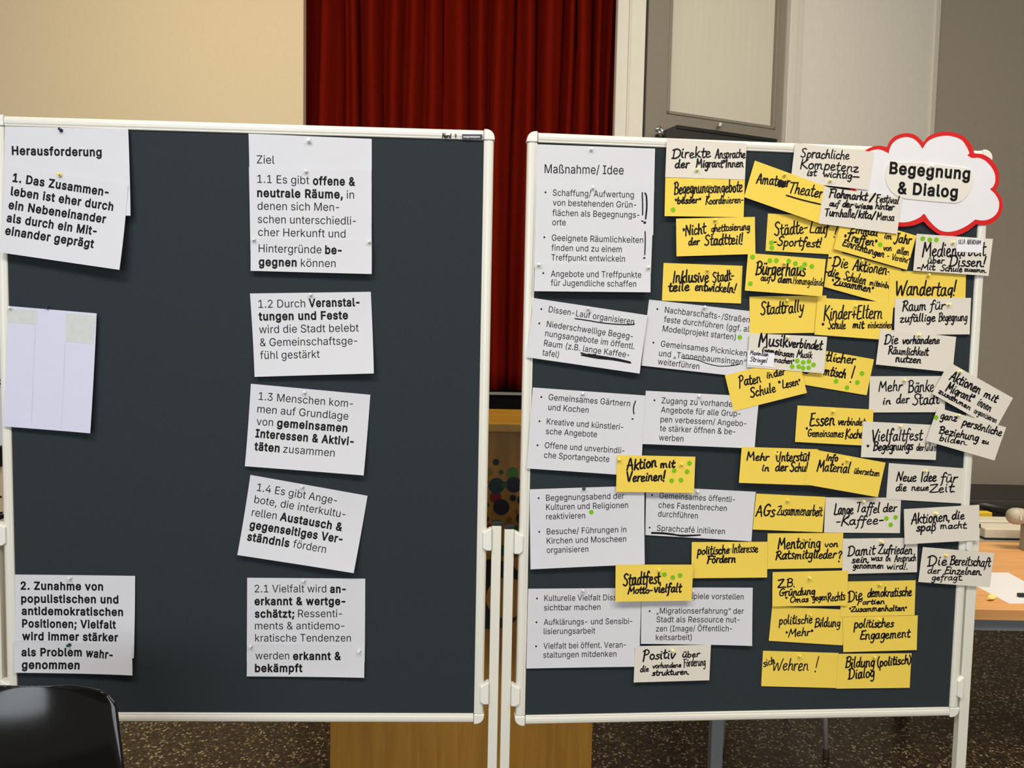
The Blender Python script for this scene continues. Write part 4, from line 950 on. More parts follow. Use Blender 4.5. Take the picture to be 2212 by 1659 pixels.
    'm': (610, [[53, 0, 53, 379, 112, 379, 112, 295, 114, 314, 122, 331, 132, 346, 144, 358, 158, 368, 172, 376, 187, 382, 203, 385, 219, 386, 245, 383, 268, 375, 287, 361, 303, 342, 314, 320, 321, 295, 312, 295, 318, 312, 326, 329, 337, 343, 350, 356, 364, 366, 381, 375, 398, 381, 417, 385, 437, 386, 458, 385, 478, 380, 497, 372, 514, 361, 529, 346, 541, 328, 550, 307, 555, 283, 557, 255, 557, 0, 496, 0, 496, 254, 493, 279, 485, 298, 473, 313, 456, 323, 438, 329, 419, 330, 402, 329, 387, 326, 374, 320, 363, 312, 353, 302, 345, 290, 336, 263, 335, 247, 335, 0, 274, 0, 274, 260, 272, 280, 265, 297, 253, 311, 238, 322, 220, 328, 199, 330, 185, 329, 171, 326, 158, 320, 145, 312, 135, 302, 126, 289, 119, 274, 115, 257, 114, 238, 114, 0]]),
    'n': (410, [[114, 227, 114, 0, 53, 0, 53, 379, 112, 379, 112, 287, 102, 287, 116, 319, 132, 344, 152, 362, 175, 374, 200, 382, 227, 384, 252, 383, 275, 377, 295, 369, 313, 356, 328, 340, 341, 321, 350, 298, 355, 271, 357, 240, 357, 0, 296, 0, 296, 235, 293, 263, 286, 286, 273, 304, 256, 318, 235, 326, 210, 329, 192, 328, 176, 324, 161, 317, 147, 308, 136, 297, 126, 283, 119, 266, 115, 248]]),
    'o': (415, [[207, -8, 174, -5, 144, 3, 117, 16, 93, 35, 72, 58, 56, 85, 44, 116, 37, 150, 34, 187, 37, 225, 44, 260, 56, 291, 72, 318, 93, 341, 117, 360, 144, 374, 174, 382, 207, 384, 241, 382, 271, 374, 299, 360, 323, 341, 343, 318, 359, 291, 371, 260, 379, 225, 381, 187, 379, 150, 371, 116, 359, 85, 343, 58, 323, 35, 299, 16, 271, 3, 241, -5], [207, 46, 231, 49, 252, 55, 270, 66, 285, 80, 298, 97, 307, 117, 314, 139, 318, 163, 319, 187, 318, 212, 314, 236, 307, 258, 298, 278, 285, 296, 270, 310, 252, 321, 231, 328, 207, 330, 184, 328, 163, 321, 145, 310, 130, 296, 118, 278, 108, 258, 102, 236, 98, 212, 96, 187, 98, 163, 102, 139, 108, 117, 118, 97, 130, 80, 145, 66, 163, 55, 184, 49]]),
    'p': (424, [[53, -143, 53, 379, 112, 379, 112, 319, 118, 319, 137, 346, 158, 364, 171, 373, 188, 379, 207, 383, 229, 384, 259, 382, 287, 374, 313, 361, 335, 342, 354, 320, 370, 293, 381, 261, 388, 227, 390, 189, 388, 151, 381, 116, 370, 84, 355, 57, 336, 34, 313, 16, 288, 3, 260, -6, 229, -8, 208, -7, 189, -3, 173, 4, 159, 12, 147, 21, 138, 31, 118, 59, 114, -143], [220, 47, 242, 49, 262, 55, 279, 66, 294, 80, 306, 97, 316, 117, 323, 139, 327, 163, 328, 189, 327, 215, 323, 239, 316, 261, 307, 281, 295, 298, 280, 311, 262, 322, 243, 328, 220, 330, 198, 328, 178, 322, 161, 312, 147, 299, 134, 282, 125, 263, 118, 241, 114, 216, 113, 189, 114, 162, 118, 138, 125, 115, 135, 95, 147, 78, 162, 65, 179, 55, 198, 49]]),
    'r': (259, [[53, 0, 53, 379, 112, 379, 112, 321, 124, 339, 137, 354, 152, 367, 171, 377, 191, 383, 213, 385, 243, 384, 243, 322, 207, 326, 174, 321, 159, 315, 146, 306, 135, 296, 126, 284, 119, 269, 115, 254, 114, 237, 114, 0]]),
    's': (365, [[182, -8, 157, -7, 133, -3, 112, 3, 93, 12, 76, 24, 62, 38, 50, 54, 41, 73, 36, 94, 94, 107, 101, 87, 111, 72, 124, 60, 141, 52, 160, 47, 181, 45, 206, 47, 227, 53, 244, 62, 258, 74, 265, 88, 268, 103, 266, 115, 262, 126, 254, 136, 243, 144, 229, 150, 149, 170, 118, 180, 92, 192, 72, 208, 58, 227, 50, 249, 47, 274, 49, 295, 55, 314, 65, 332, 79, 347, 95, 360, 115, 370, 137, 378, 161, 383, 187, 384, 212, 383, 234, 379, 254, 372, 271, 363, 286, 352, 299, 339, 318, 308, 324, 290, 268, 277, 262, 291, 254, 304, 243, 316, 228, 325, 210, 331, 187, 333, 166, 331, 147, 326, 131, 317, 119, 305, 111, 292, 109, 277, 110, 264, 115, 253, 124, 243, 136, 235, 172, 223, 261, 200, 287, 187, 306, 171, 320, 153, 328, 131, 331, 107, 329, 85, 323, 65, 312, 47, 298, 31, 281, 18, 260, 6, 236, -2, 210, -7]]),
    't': (227, [[204, 379, 204, 327, 6, 327, 6, 379], [65, 471, 126, 471, 126, 98, 127, 83, 130, 70, 136, 61, 144, 55, 156, 51, 170, 50, 185, 51, 202, 54, 213, 2, 192, -3, 168, -4, 138, -1, 113, 7, 92, 21, 77, 41, 68, 64, 65, 93]]),
    'u': (410, [[182, -5, 158, -3, 135, 2, 115, 11, 97, 23, 82, 39, 69, 59, 60, 82, 54, 109, 53, 139, 53, 379, 114, 379, 114, 144, 116, 117, 124, 94, 137, 75, 154, 61, 175, 53, 200, 50, 218, 51, 234, 55, 249, 62, 263, 71, 274, 83, 283, 97, 290, 113, 295, 132, 296, 153, 296, 379, 357, 379, 357, 0, 298, 0, 298, 92, 307, 92, 294, 60, 277, 35, 257, 17, 234, 5, 209, -3]]),
    'v': (389, [[163, 0, 17, 379, 84, 379, 173, 132, 206, 21, 184, 21, 216, 132, 305, 379, 371, 379, 226, 0]]),
    'w': (567, [[138, 0, 23, 379, 87, 379, 154, 137, 175, 41, 165, 41, 186, 135, 206, 214, 252, 379, 316, 379, 362, 214, 382, 136, 402, 41, 391, 41, 413, 135, 480, 379, 545, 379, 429, 0, 368, 0, 319, 172, 277, 338, 291, 338, 263, 225, 199, 0]]),
    'x': (379, [[21, 0, 171, 218, 171, 171, 29, 379, 100, 379, 147, 306, 207, 206, 175, 206, 211, 270, 233, 306, 282, 379, 352, 379, 209, 169, 209, 214, 358, 0, 287, 0, 231, 85, 173, 182, 205, 182, 160, 103, 91, 0]]),
    'y': (389, [[47, -139, 61, -86, 94, -90, 104, -89, 113, -86, 122, -81, 130, -74, 138, -64, 145, -51, 163, -1, 17, 379, 84, 379, 173, 132, 206, 21, 184, 21, 202, 87, 224, 155, 305, 379, 371, 379, 196, -77, 187, -93, 177, -107, 165, -119, 153, -128, 139, -136, 125, -141, 109, -144, 91, -145, 65, -143]]),
    'z': (380, [[42, 0, 42, 46, 254, 320, 48, 323, 48, 379, 333, 379, 333, 331, 126, 60, 339, 56, 339, 0]]),
    'Ö': (533, [[267, -7, 225, -3, 186, 7, 150, 25, 119, 49, 92, 79, 70, 115, 53, 157, 44, 203, 40, 254, 44, 305, 53, 352, 70, 393, 92, 429, 119, 459, 150, 484, 186, 501, 225, 512, 267, 516, 309, 512, 348, 501, 384, 484, 415, 459, 442, 429, 464, 393, 480, 352, 490, 305, 493, 254, 490, 203, 480, 157, 464, 115, 442, 79, 415, 49, 384, 25, 348, 7, 309, -3], [267, 53, 296, 55, 324, 63, 349, 76, 372, 94, 392, 116, 408, 144, 420, 176, 428, 213, 430, 254, 428, 295, 420, 332, 408, 365, 392, 392, 372, 415, 349, 433, 324, 446, 296, 453, 267, 456, 237, 453, 210, 445, 184, 433, 161, 415, 142, 392, 125, 364, 113, 332, 106, 295, 103, 254, 106, 213, 113, 176, 125, 144, 142, 117, 161, 94, 184, 76, 210, 63, 237, 55], [339, 572, 319, 577, 310, 584, 304, 592, 300, 602, 298, 612, 300, 623, 304, 633, 310, 641, 319, 648, 339, 653, 359, 648, 368, 641, 374, 633, 378, 623, 379, 612, 378, 602, 374, 592, 368, 584, 359, 577], [195, 572, 175, 577, 160, 592, 156, 602, 155, 612, 156, 623, 160, 633, 175, 648, 195, 653, 215, 648, 224, 641, 230, 633, 234, 623, 236, 612, 234, 602, 230, 592, 224, 584, 215, 577]]),
    'ß': (441, [[122, 362, 122, 0, 60, 0, 60, 362, 64, 409, 77, 447, 99, 477, 127, 498, 160, 511, 197, 516, 218, 514, 240, 510, 260, 503, 280, 493, 297, 479, 312, 463, 323, 443, 330, 420, 332, 393, 329, 363, 320, 340, 309, 322, 292, 299, 286, 282, 285, 272, 287, 261, 291, 250, 297, 241, 327, 215, 362, 188, 383, 165, 391, 152, 398, 137, 402, 120, 403, 100, 401, 79, 396, 59, 386, 42, 374, 27, 358, 15, 340, 6, 319, -1, 295, -5, 269, -7, 247, -6, 207, 1, 190, 7, 164, 20, 187, 74, 217, 58, 247, 51, 265, 50, 287, 51, 306, 56, 321, 64, 333, 75, 339, 88, 342, 104, 340, 117, 336, 129, 330, 139, 311, 158, 264, 194, 243, 215, 228, 240, 224, 255, 223, 285, 226, 297, 235, 314, 254, 337, 269, 363, 272, 388, 269, 410, 262, 428, 250, 442, 234, 451, 217, 457, 197, 459, 174, 456, 156, 448, 141, 435, 130, 417, 124, 393]]),
    'ä': (389, [[160, -9, 137, -7, 115, -3, 94, 5, 76, 15, 60, 29, 48, 45, 38, 63, 32, 84, 30, 108, 32, 128, 36, 146, 43, 161, 53, 174, 64, 184, 78, 193, 92, 200, 125, 211, 178, 220, 257, 231, 265, 235, 271, 240, 274, 246, 276, 255, 275, 272, 272, 285, 267, 297, 260, 307, 251, 315, 240, 322, 227, 327, 212, 330, 196, 331, 178, 330, 163, 327, 149, 322, 137, 316, 118, 301, 104, 283, 100, 274, 41, 291, 51, 313, 64, 331, 79, 346, 95, 358, 114, 368, 133, 375, 153, 380, 173, 383, 208, 384, 239, 379, 255, 375, 271, 369, 300, 350, 312, 336, 322, 320, 330, 301, 335, 278, 337, 251, 337, 0, 277, 0, 277, 52, 267, 43, 252, 25, 242, 16, 215, 1, 199, -4], [170, 45, 192, 47, 211, 51, 228, 59, 242, 68, 254, 80, 263, 93, 270, 108, 274, 122, 276, 138, 276, 190, 267, 184, 231, 176, 161, 166, 134, 159, 112, 147, 103, 139, 97, 130, 93, 118, 92, 105, 93, 93, 96, 82, 102, 72, 109, 64, 119, 57, 142, 48], [261, 443, 251, 444, 241, 448, 226, 463, 222, 472, 221, 483, 222, 494, 226, 503, 233, 512, 241, 518, 251, 522, 261, 523, 272, 522, 281, 518, 290, 512, 296, 503, 300, 494, 301, 483, 300, 472, 296, 463, 290, 455, 281, 448, 272, 444], [117, 443, 107, 444, 97, 448, 82, 463, 78, 472, 77, 483, 78, 494, 82, 503, 89, 512, 97, 518, 107, 522, 117, 523, 128, 522, 138, 518, 146, 512, 152, 503, 156, 494, 158, 483, 156, 472, 152, 463, 146, 455, 138, 448, 128, 444]]),
    'é': (404, [[212, -8, 177, -5, 145, 3, 117, 16, 92, 35, 72, 58, 56, 85, 44, 116, 37, 150, 34, 187, 36, 224, 44, 258, 55, 290, 71, 317, 91, 340, 115, 359, 142, 373, 172, 382, 205, 384, 226, 383, 246, 380, 266, 374, 285, 366, 303, 355, 319, 341, 334, 324, 347, 305, 357, 282, 365, 256, 370, 227, 371, 169, 75, 169, 75, 221, 338, 221, 310, 202, 308, 226, 304, 248, 298, 269, 288, 286, 277, 301, 263, 314, 246, 323, 227, 328, 205, 330, 183, 328, 164, 323, 146, 313, 131, 301, 119, 286, 109, 270, 102, 251, 97, 231, 96, 178, 98, 151, 102, 127, 110, 106, 121, 88, 135, 73, 151, 61, 169, 53, 190, 48, 212, 46, 241, 49, 254, 53, 265, 58, 276, 65, 294, 82, 306, 105, 365, 91, 358, 72, 348, 55, 335, 39, 320, 26, 302, 14, 283, 4, 261, -3, 237, -7], [177, 429, 225, 529, 293, 529, 227, 429]]),
    'ö': (415, [[207, -8, 174, -5, 144, 3, 117, 16, 93, 35, 72, 58, 56, 85, 44, 116, 37, 150, 34, 187, 37, 225, 44, 260, 56, 291, 72, 318, 93, 341, 117, 360, 144, 374, 174, 382, 207, 384, 241, 382, 271, 374, 299, 360, 323, 341, 343, 318, 359, 291, 371, 260, 379, 225, 381, 187, 379, 150, 371, 116, 359, 85, 343, 58, 323, 35, 299, 16, 271, 3, 241, -5], [207, 46, 231, 49, 252, 55, 270, 66, 285, 80, 298, 97, 307, 117, 314, 139, 318, 163, 319, 187, 318, 212, 314, 236, 307, 258, 298, 278, 285, 296, 270, 310, 252, 321, 231, 328, 207, 330, 184, 328, 163, 321, 145, 310, 130, 296, 118, 278, 108, 258, 102, 236, 98, 212, 96, 187, 98, 163, 102, 139, 108, 117, 118, 97, 130, 80, 145, 66, 163, 55, 184, 49], [279, 443, 269, 444, 259, 448, 244, 463, 240, 472, 239, 483, 240, 494, 244, 503, 251, 512, 259, 518, 269, 522, 279, 523, 290, 522, 299, 518, 308, 512, 314, 503, 318, 494, 320, 483, 318, 472, 314, 463, 308, 455, 299, 448, 290, 444], [136, 443, 125, 444, 115, 448, 100, 463, 96, 472, 95, 483, 96, 494, 100, 503, 107, 512, 115, 518, 125, 522, 136, 523, 146, 522, 156, 518, 164, 512, 171, 503, 175, 494, 176, 483, 175, 472, 171, 463, 156, 448, 146, 444]]),
    'ü': (410, [[182, -5, 158, -3, 135, 2, 115, 11, 97, 23, 82, 39, 69, 59, 60, 82, 54, 109, 53, 139, 53, 379, 114, 379, 114, 144, 116, 117, 124, 94, 137, 75, 154, 61, 175, 53, 200, 50, 218, 51, 234, 55, 249, 62, 263, 71, 274, 83, 283, 97, 290, 113, 295, 132, 296, 153, 296, 379, 357, 379, 357, 0, 298, 0, 298, 92, 307, 92, 294, 60, 277, 35, 257, 17, 234, 5, 209, -3], [277, 443, 266, 444, 257, 448, 248, 455, 242, 463, 238, 472, 236, 483, 238, 494, 242, 503, 248, 512, 257, 518, 266, 522, 277, 523, 287, 522, 297, 518, 305, 512, 312, 503, 316, 494, 317, 483, 316, 472, 312, 463, 297, 448, 287, 444], [133, 443, 123, 444, 113, 448, 104, 455, 98, 463, 94, 472, 93, 483, 94, 494, 98, 503, 104, 512, 113, 518, 123, 522, 133, 523, 144, 522, 153, 518, 162, 512, 168, 503, 172, 494, 173, 483, 172, 472, 168, 463, 162, 455, 153, 448, 144, 444]]),
    '“': (300, [[52, 318, 104, 509, 151, 509, 121, 318], [175, 318, 228, 509, 274, 509, 244, 318]]),
    '„': (287, [[38, -119, 68, 71, 138, 71, 85, -119], [161, -119, 192, 71, 261, 71, 208, -119]]),
    '•': (389, [[194, 93, 175, 94, 156, 99, 139, 107, 124, 118, 111, 131, 100, 147, 92, 164, 87, 182, 85, 202, 87, 221, 92, 240, 100, 257, 111, 272, 124, 285, 139, 296, 156, 305, 175, 309, 194, 311, 214, 309, 232, 305, 249, 296, 265, 285, 278, 272, 289, 257, 297, 240, 302, 221, 304, 202, 302, 182, 297, 164, 289, 147, 278, 131, 265, 118, 249, 107, 232, 99, 214, 94]]),
    ' ': (188, []),
}
GCACHE = {}
def fatten(o, off):
    """move a closed outline along its mitred normals; outer outlines run clockwise"""
    n = len(o)
    P = [Vector(p) for p in o]
    r = []
    for i in range(n):
        a, b_ = (P[i] - P[i - 1]).normalized(), (P[(i + 1) % n] - P[i]).normalized()
        na, nb = Vector((-a.y, a.x)), Vector((-b_.y, b_.x))
        k = max(0.45, 1 + na.dot(nb))
        r.append(P[i] + (na + nb) * (off / k))
    return r
def one_glyph(c, off):
    if (c, off) in GCACHE:
        return GCACHE[(c, off)]
    outs = [[(q[i] / 1000.0, q[i + 1] / 1000.0) for i in range(0, len(q), 2)] for q in FONT[c][1]]
    big = max(outs, key=lambda q: max(x for x, y in q) - min(x for x, y in q))
    ar = sum(big[i - 1][0] * big[i][1] - big[i][0] * big[i - 1][1] for i in range(len(big)))
    sg = 1 if ar < 0 else -1
    pts, edges = [], []
    for o in outs:
        n0 = len(pts)
        q = fatten(o, off * sg)
        pts += q
        edges += [(n0 + k, n0 + (k + 1) % len(q)) for k in range(len(q))]
    res = delaunay_2d_cdt(pts, edges, [], 0, 1e-6)
    def wind(x, y):
        w = 0
        for (i, j) in edges:
            a, b_ = pts[i], pts[j]
            if (a.y <= y) != (b_.y <= y):
                if a.x + (y - a.y) / (b_.y - a.y) * (b_.x - a.x) > x:
                    w += 1 if b_.y > a.y else -1
        return w
    fs = []
    for f in res[2]:
        m_ = sum((res[0][k] for k in f), Vector((0, 0))) / len(f)
        if wind(m_.x, m_.y) != 0:
            fs.append(tuple(f))
    r = ([(v.x, v.y) for v in res[0]], fs)
    GCACHE[(c, off)] = r
    return r
def glyphs(text, off):
    x, vs, fs = 0.0, [], []
    for c in text:
        if c == '-':
            x -= 0.045
        if FONT[c][1]:
            v, f = one_glyph(c, off)
            n = len(vs)
            vs += [(p[0] + x, p[1]) for p in v]
            fs += [tuple(i + n for i in q) for q in f]
        x += FONT[c][0] / 1000.0 + (0.004 + max(0.0, off) * 1.6)
    return vs, fs
CAPH = max(FONT['H'][1][0][1::2]) / 1000.0

def put_text(it, mb, text, p0, p1, cap, bold, eps=0.00025):
    """one run of type from baseline pixel p0 to p1; cap height in metres"""
    vs, fs = glyphs(text, 0.030 if bold else (0.001 if it.B is BL else 0.004))
    x0, x1 = min(v[0] for v in vs), max(v[0] for v in vs)
    a, b_ = it.pix(*p0), it.pix(*p1)
    e = b_ - a
    L = e.length
    e = e / L
    n = Vector((e.y, -e.x))
    sy = cap / CAPH
    out = []
    for (x, y) in vs:
        q = a + e * ((x - x0) / (x1 - x0) * L) + n * (y * sy)
        out.append(it.at(q.x, q.y, eps))
    mb.add(out, fs)

def disc(it, mb, px, py, r, eps=0.0002, n=20):
    c = it.pix(px, py)
    ring = [c + Vector((r * math.cos(2 * math.pi * i / n), r * math.sin(2 * math.pi * i / n))) for i in range(n)]
    front = [it.at(q.x, q.y, eps) for q in ring]
    back = [it.at(q.x, q.y, 0.00002) for q in ring]
    mb.add(front + back, [tuple(reversed(range(n)))] + [(i, (i + 1) % n, n + (i + 1) % n, n + i) for i in range(n)])

# ------------------------------------------------------------------ marker handwriting
GL = {}
def G(ch, w, *strokes):
    GL[ch] = (w, [[tuple(float(k) / 100 for k in p.split()) for p in s.split(',')] for s in strokes])
A_ = ('42 46,28 55,10 42,6 14,18 0,34 10,42 42', '43 54,42 12,54 2')
G('a', 54, *A_)
G('b', 50, '10 100,8 50,8 2', '8 34,24 54,42 42,36 10,20 0,8 10')
G('c', 42, '38 46,26 55,10 42,6 16,20 0,42 10')
G('d', 54, '42 44,28 55,10 42,6 14,18 0,34 10,43 42', '48 100,43 40,43 12,54 2')
G('e', 46, '8 26,32 32,37 46,24 55,9 42,6 16,20 0,44 10')
G('f', 36, '44 88,34 101,22 84,16 30,12 -20,2 -36', '2 52,38 57')
G('g', 50, '40 48,26 55,10 42,8 18,20 4,34 16,42 44', '43 54,42 0,38 -28,22 -40,8 -30')
G('h', 52, '12 100,9 50,8 0', '8 28,22 52,36 54,40 38,41 10,50 2')
G('i', 24, '11 54,9 12,18 2', '13 76,16 82')
G('j', 24, '14 54,12 -20,0 -38,-8 -30', '15 76,18 82')
G('k', 48, '12 100,9 50,8 0', '42 58,14 30', '16 32,32 14,48 0')
G('l', 26, '14 100,10 50,10 12,20 2')
G('m', 80, '8 54,8 0', '8 34,20 54,32 48,33 0', '33 34,47 54,60 48,62 12,74 2')
G('n', 54, '8 54,8 0', '8 32,22 54,38 48,40 12,52 2')
G('o', 48, '28 55,10 46,6 18,20 0,38 10,42 36,28 55,24 50')
G('p', 52, '10 56,8 0,6 -42', '8 34,24 57,43 44,40 14,24 0,8 10')
G('r', 38, '8 54,8 0', '8 30,20 52,38 53')
G('s', 40, '37 48,22 55,10 44,20 30,35 20,30 4,16 0,2 6')
G('t', 36, '18 92,14 40,15 10,24 0,38 8', '0 58,38 62')
G('u', 54, '8 54,8 16,18 0,34 10,43 36', '44 54,43 10,54 2')
G('v', 46, '3 54,20 0,42 55')
G('w', 72, '4 54,18 0,36 46,48 0,68 57')
G('x', 46, '4 54,42 0', '42 55,4 -2')
G('y', 48, '6 54,10 18,24 10,40 30', '43 54,34 0,18 -38,2 -34')
G('z', 48, '4 52,42 54,6 2,46 3')
G('ß', 52, '8 -28,10 60,20 98,40 90,36 66,24 54,44 38,38 8,20 0')
G('A', 66, '4 -2,20 50,36 101,48 50,60 -2', '10 36,58 38')
G('B', 62, '14 97,10 50,8 -4', '0 88,30 101,54 84,44 60,16 54', '16 54,48 50,58 26,40 4,4 2')
G('D', 74, '16 95,12 50,12 0', '0 86,34 99,66 74,64 30,38 4,0 2')
G('E', 58, '54 97,12 93', '20 94,14 50,10 4,56 6', '12 51,46 54')
G('F', 54, '16 94,12 50,8 -8', '0 92,58 98', '10 52,46 55')
G('G', 70, '58 86,40 100,12 76,8 30,28 2,54 16,58 42', '36 44,70 47')
G('H', 68, '12 98,8 -2', '58 100,54 -2', '10 50,56 53')
G('I', 26, '14 99,10 -2')
G('J', 50, '6 97,56 99', '40 98,36 20,20 -20,2 -6')
G('K', 62, '16 99,10 50,6 -8', '60 98,12 44', '14 46,34 26,62 0')
G('L', 54, '18 101,12 50,8 6,30 4,54 5')
G('M', 88, '6 -4,12 50,18 98', '18 96,30 60,40 34', '40 34,58 66,70 97', '70 97,74 50,80 -2')
G('N', 68, '6 -4,10 50,14 97', '14 97,34 50,54 4', '54 4,58 50,64 102')
G('O', 74, '38 100,12 80,6 30,32 0,62 24,64 72,40 100,34 96')
G('P', 58, '16 96,12 40,6 -20', '0 84,30 101,54 80,42 54,14 46')
G('R', 66, '16 96,12 50,8 -4', '0 86,32 101,54 80,42 56,14 50', '24 50,44 24,66 0')
G('S', 56, '56 90,36 101,14 86,20 64,42 46,46 20,26 0,2 12')
G('T', 62, '0 92,30 96,64 99', '34 96,30 40,26 -2')
G('U', 66, '10 98,8 30,24 2,46 14,56 98')
G('V', 60, '2 98,14 50,26 0,42 50,60 104')
G('W', 98, '2 98,14 40,22 0,36 44,48 70,58 30,68 0,80 50,96 104')
G('Z', 66, '4 90,34 95,60 97,34 50,4 6', '4 6,34 2,70 8')
G('-', 40, '4 34,34 36')
G('—', 80, '4 34,74 34')
G('!', 24, '16 102,11 60,9 26', '7 2,9 -2')
G('?', 36, '4 80,18 100,34 84,20 56,17 30', '15 2,17 -2')
G('.', 18, '7 3,9 -1')
G(',', 18, '10 6,4 -14')
G('/', 34, '2 -10,34 102')
G('(', 28, '26 104,8 60,8 16,22 -14')
G(')', 28, '4 104,22 60,20 16,2 -14')
G('+', 46, '22 62,20 8', '2 34,42 36')
G('*', 30, '14 84,14 58', '4 78,24 64', '24 79,4 63')
G('„', 26, '5 62,8 44', '15 62,18 44')
G('“', 26, '6 66,10 48', '16 68,20 52')
G('2', 46, '4 82,22 100,36 80,6 4,44 4')
for u_, b_ in (('ä', 'a'), ('ö', 'o'), ('ü', 'u'), ('Ü', 'U')):
    w_, s_ = GL[b_]
    h_ = 0.74 if u_ != 'Ü' else 1.12
    GL[u_] = (w_, list(s_) + [[(0.16, h_), (0.18, h_ + .06)], [(0.34, h_), (0.36, h_ + .06)]])

HR = random.Random(11)
def smooth_line(pts, n=3):
    if len(pts) < 3:
        return [Vector(p) for p in pts]
    P = [Vector(p) for p in pts]
    P = [P[0] * 2 - P[1]] + P + [P[-1] * 2 - P[-2]]
    out = []
    for i in range(1, len(P) - 2):
        for k in range(n):
            t = k / n
            a, b_, c, d = P[i - 1], P[i], P[i + 1], P[i + 2]
            out.append(0.5 * ((2 * b_) + (c - a) * t + (2 * a - 5 * b_ + 4 * c - d) * t * t + (3 * b_ - a - 3 * c + d) * t ** 3))
    out.append(P[-2])
    return out

def ribbon(it, mb, pts, w, eps=0.0003):
    """flat marker stroke through uv points"""
    h = w / 2
    d0 = (pts[1] - pts[0]).normalized()
    d1 = (pts[-1] - pts[-2]).normalized()
    seq = [(pts[0] - d0 * h * .9, .45), (pts[0] - d0 * h * .4, .85)] + [(p, 1.0) for p in pts] + [(pts[-1] + d1 * h * .4, .85), (pts[-1] + d1 * h * .9, .45)]
    vs, fs = [], []
    for i, (p, k) in enumerate(seq):
        a, b_ = seq[max(i - 1, 0)][0], seq[min(i + 1, len(seq) - 1)][0]
        t = (b_ - a)
        t = t.normalized() if t.length > 1e-9 else d0
        n = Vector((t.y, -t.x)) * h * k
        for q in (p + n, p - n):
            vs.append(it.at(q.x, q.y, eps))
    for i in range(len(seq) - 1):
        fs.append((2 * i, 2 * i + 1, 2 * i + 3, 2 * i + 2))
    mb.add(vs, fs)

def put_hand(it, mb, text, p0, p1, cap_px, w, slant=0.10):
    a, b_ = it.pix(*p0), it.pix(*p1)
    mpp = (it.pix(p0[0] + 10, p0[1]) - a).length / 10
    cap = cap_px * mpp
    tot = sum((GL[c][0] / 100 + 0.05) if c in GL else 0.35 for c in text) - 0.05
    e = b_ - a
    L = e.length
    e = e / L
    n = Vector((e.y, -e.x))
    kx = L / tot
    w = min(w * 0.95, 0.20 * kx)
    x = 0.0
    for c in text:
        if c not in GL:
            x += 0.35
            continue
        wd, strokes = GL[c]
        jy, js, jr = HR.uniform(-.035, .035), HR.uniform(.92, 1.08), HR.uniform(-.05, .07)
        for s in strokes:
            pl = [(px_ + slant * py_ * min(1.0, cap / max(kx, 1e-6)) + jr * py_ + HR.uniform(-.012, .012), py_ * js + jy + HR.uniform(-.012, .012)) for (px_, py_) in s]
            q = smooth_line(pl)
            ribbon(it, mb, [a + e * ((x + p.x) * kx) + n * (p.y * cap) for p in q], w * HR.uniform(.88, 1.12))
        x += wd / 100 + 0.05

# ------------------------------------------------------------------ push pins
PINC = {'y': ('yellow', (236, 214, 96)), 'i': ('pale yellow', (240, 228, 160)), 'w': ('white', (226, 224, 220)), 'n': ('navy', (26, 30, 66)), 'g': ('dark green', (14, 58, 54)), 'c': ('clear white', (236, 236, 234))}
NEEDLE = [None]
HEADS = {}
def lathe(pr, n=16):
    mb = MB()
    vs = [(r * math.cos(2 * math.pi * k / n), r * math.sin(2 * math.pi * k / n), z) for z, r in pr for k in range(n)]
    fs = [(i * n + k, i * n + (k + 1) % n, (i + 1) * n + (k + 1) % n, (i + 1) * n + k) for i in range(len(pr) - 1) for k in range(n)]
    fs += [tuple(reversed(range(n))), tuple((len(pr) - 1) * n + k for k in range(n))]
    mb.add(vs, fs)
    return mb
def pin(it, px, py, col, what, big=1.0):
    c = it.pix(px, py + 1.5)
    d = it.uvd(c.x, c.y)
    p = it.B.P(c.x, c.y, d + it.thick)
    e = empty('push_pin', p)
    ax = (it.B.n + Vector((0, 0, 1)) * HR.uniform(.12, .34) + it.B.d * HR.uniform(-.22, .12)).normalized()
    e.rotation_euler = ax.to_track_quat('Z', 'Y').to_euler()
    e.scale = (big, big, big)
    name, rgb = PINC[col]
    if col not in HEADS:
        pr = [(0.0006, 0.0030), (0.0012, 0.0043), (0.0022, 0.0043), (0.0030, 0.0024), (0.0070, 0.0021), (0.0082, 0.0034), (0.0100, 0.0036), (0.0106, 0.0030)]
        h = lathe(pr).build('head', mat('pin_' + name.replace(' ', '_'), rgb, 0.3, spec=0.5), e, smooth=True)
        HEADS[col] = h
        if NEEDLE[0] is None:
            nd = MB().tube([(0, 0, 0.0008), (0, 0, -0.006)], [0.0006, 0.0002], 8).build('needle', M_chrome, e)
            NEEDLE[0] = nd
            nd0 = None
        else:
            nd0 = NEEDLE[0]
    else:
        h = HEADS[col].copy()
        COL.objects.link(h)
        h.parent = e
        nd0 = NEEDLE[0]
    if nd0 is not None:
        k = nd0.copy()
        COL.objects.link(k)
        k.parent = e
    tag(e, name + ' push pin ' + what, 'push pin', 'push pins on the boards')
    return e

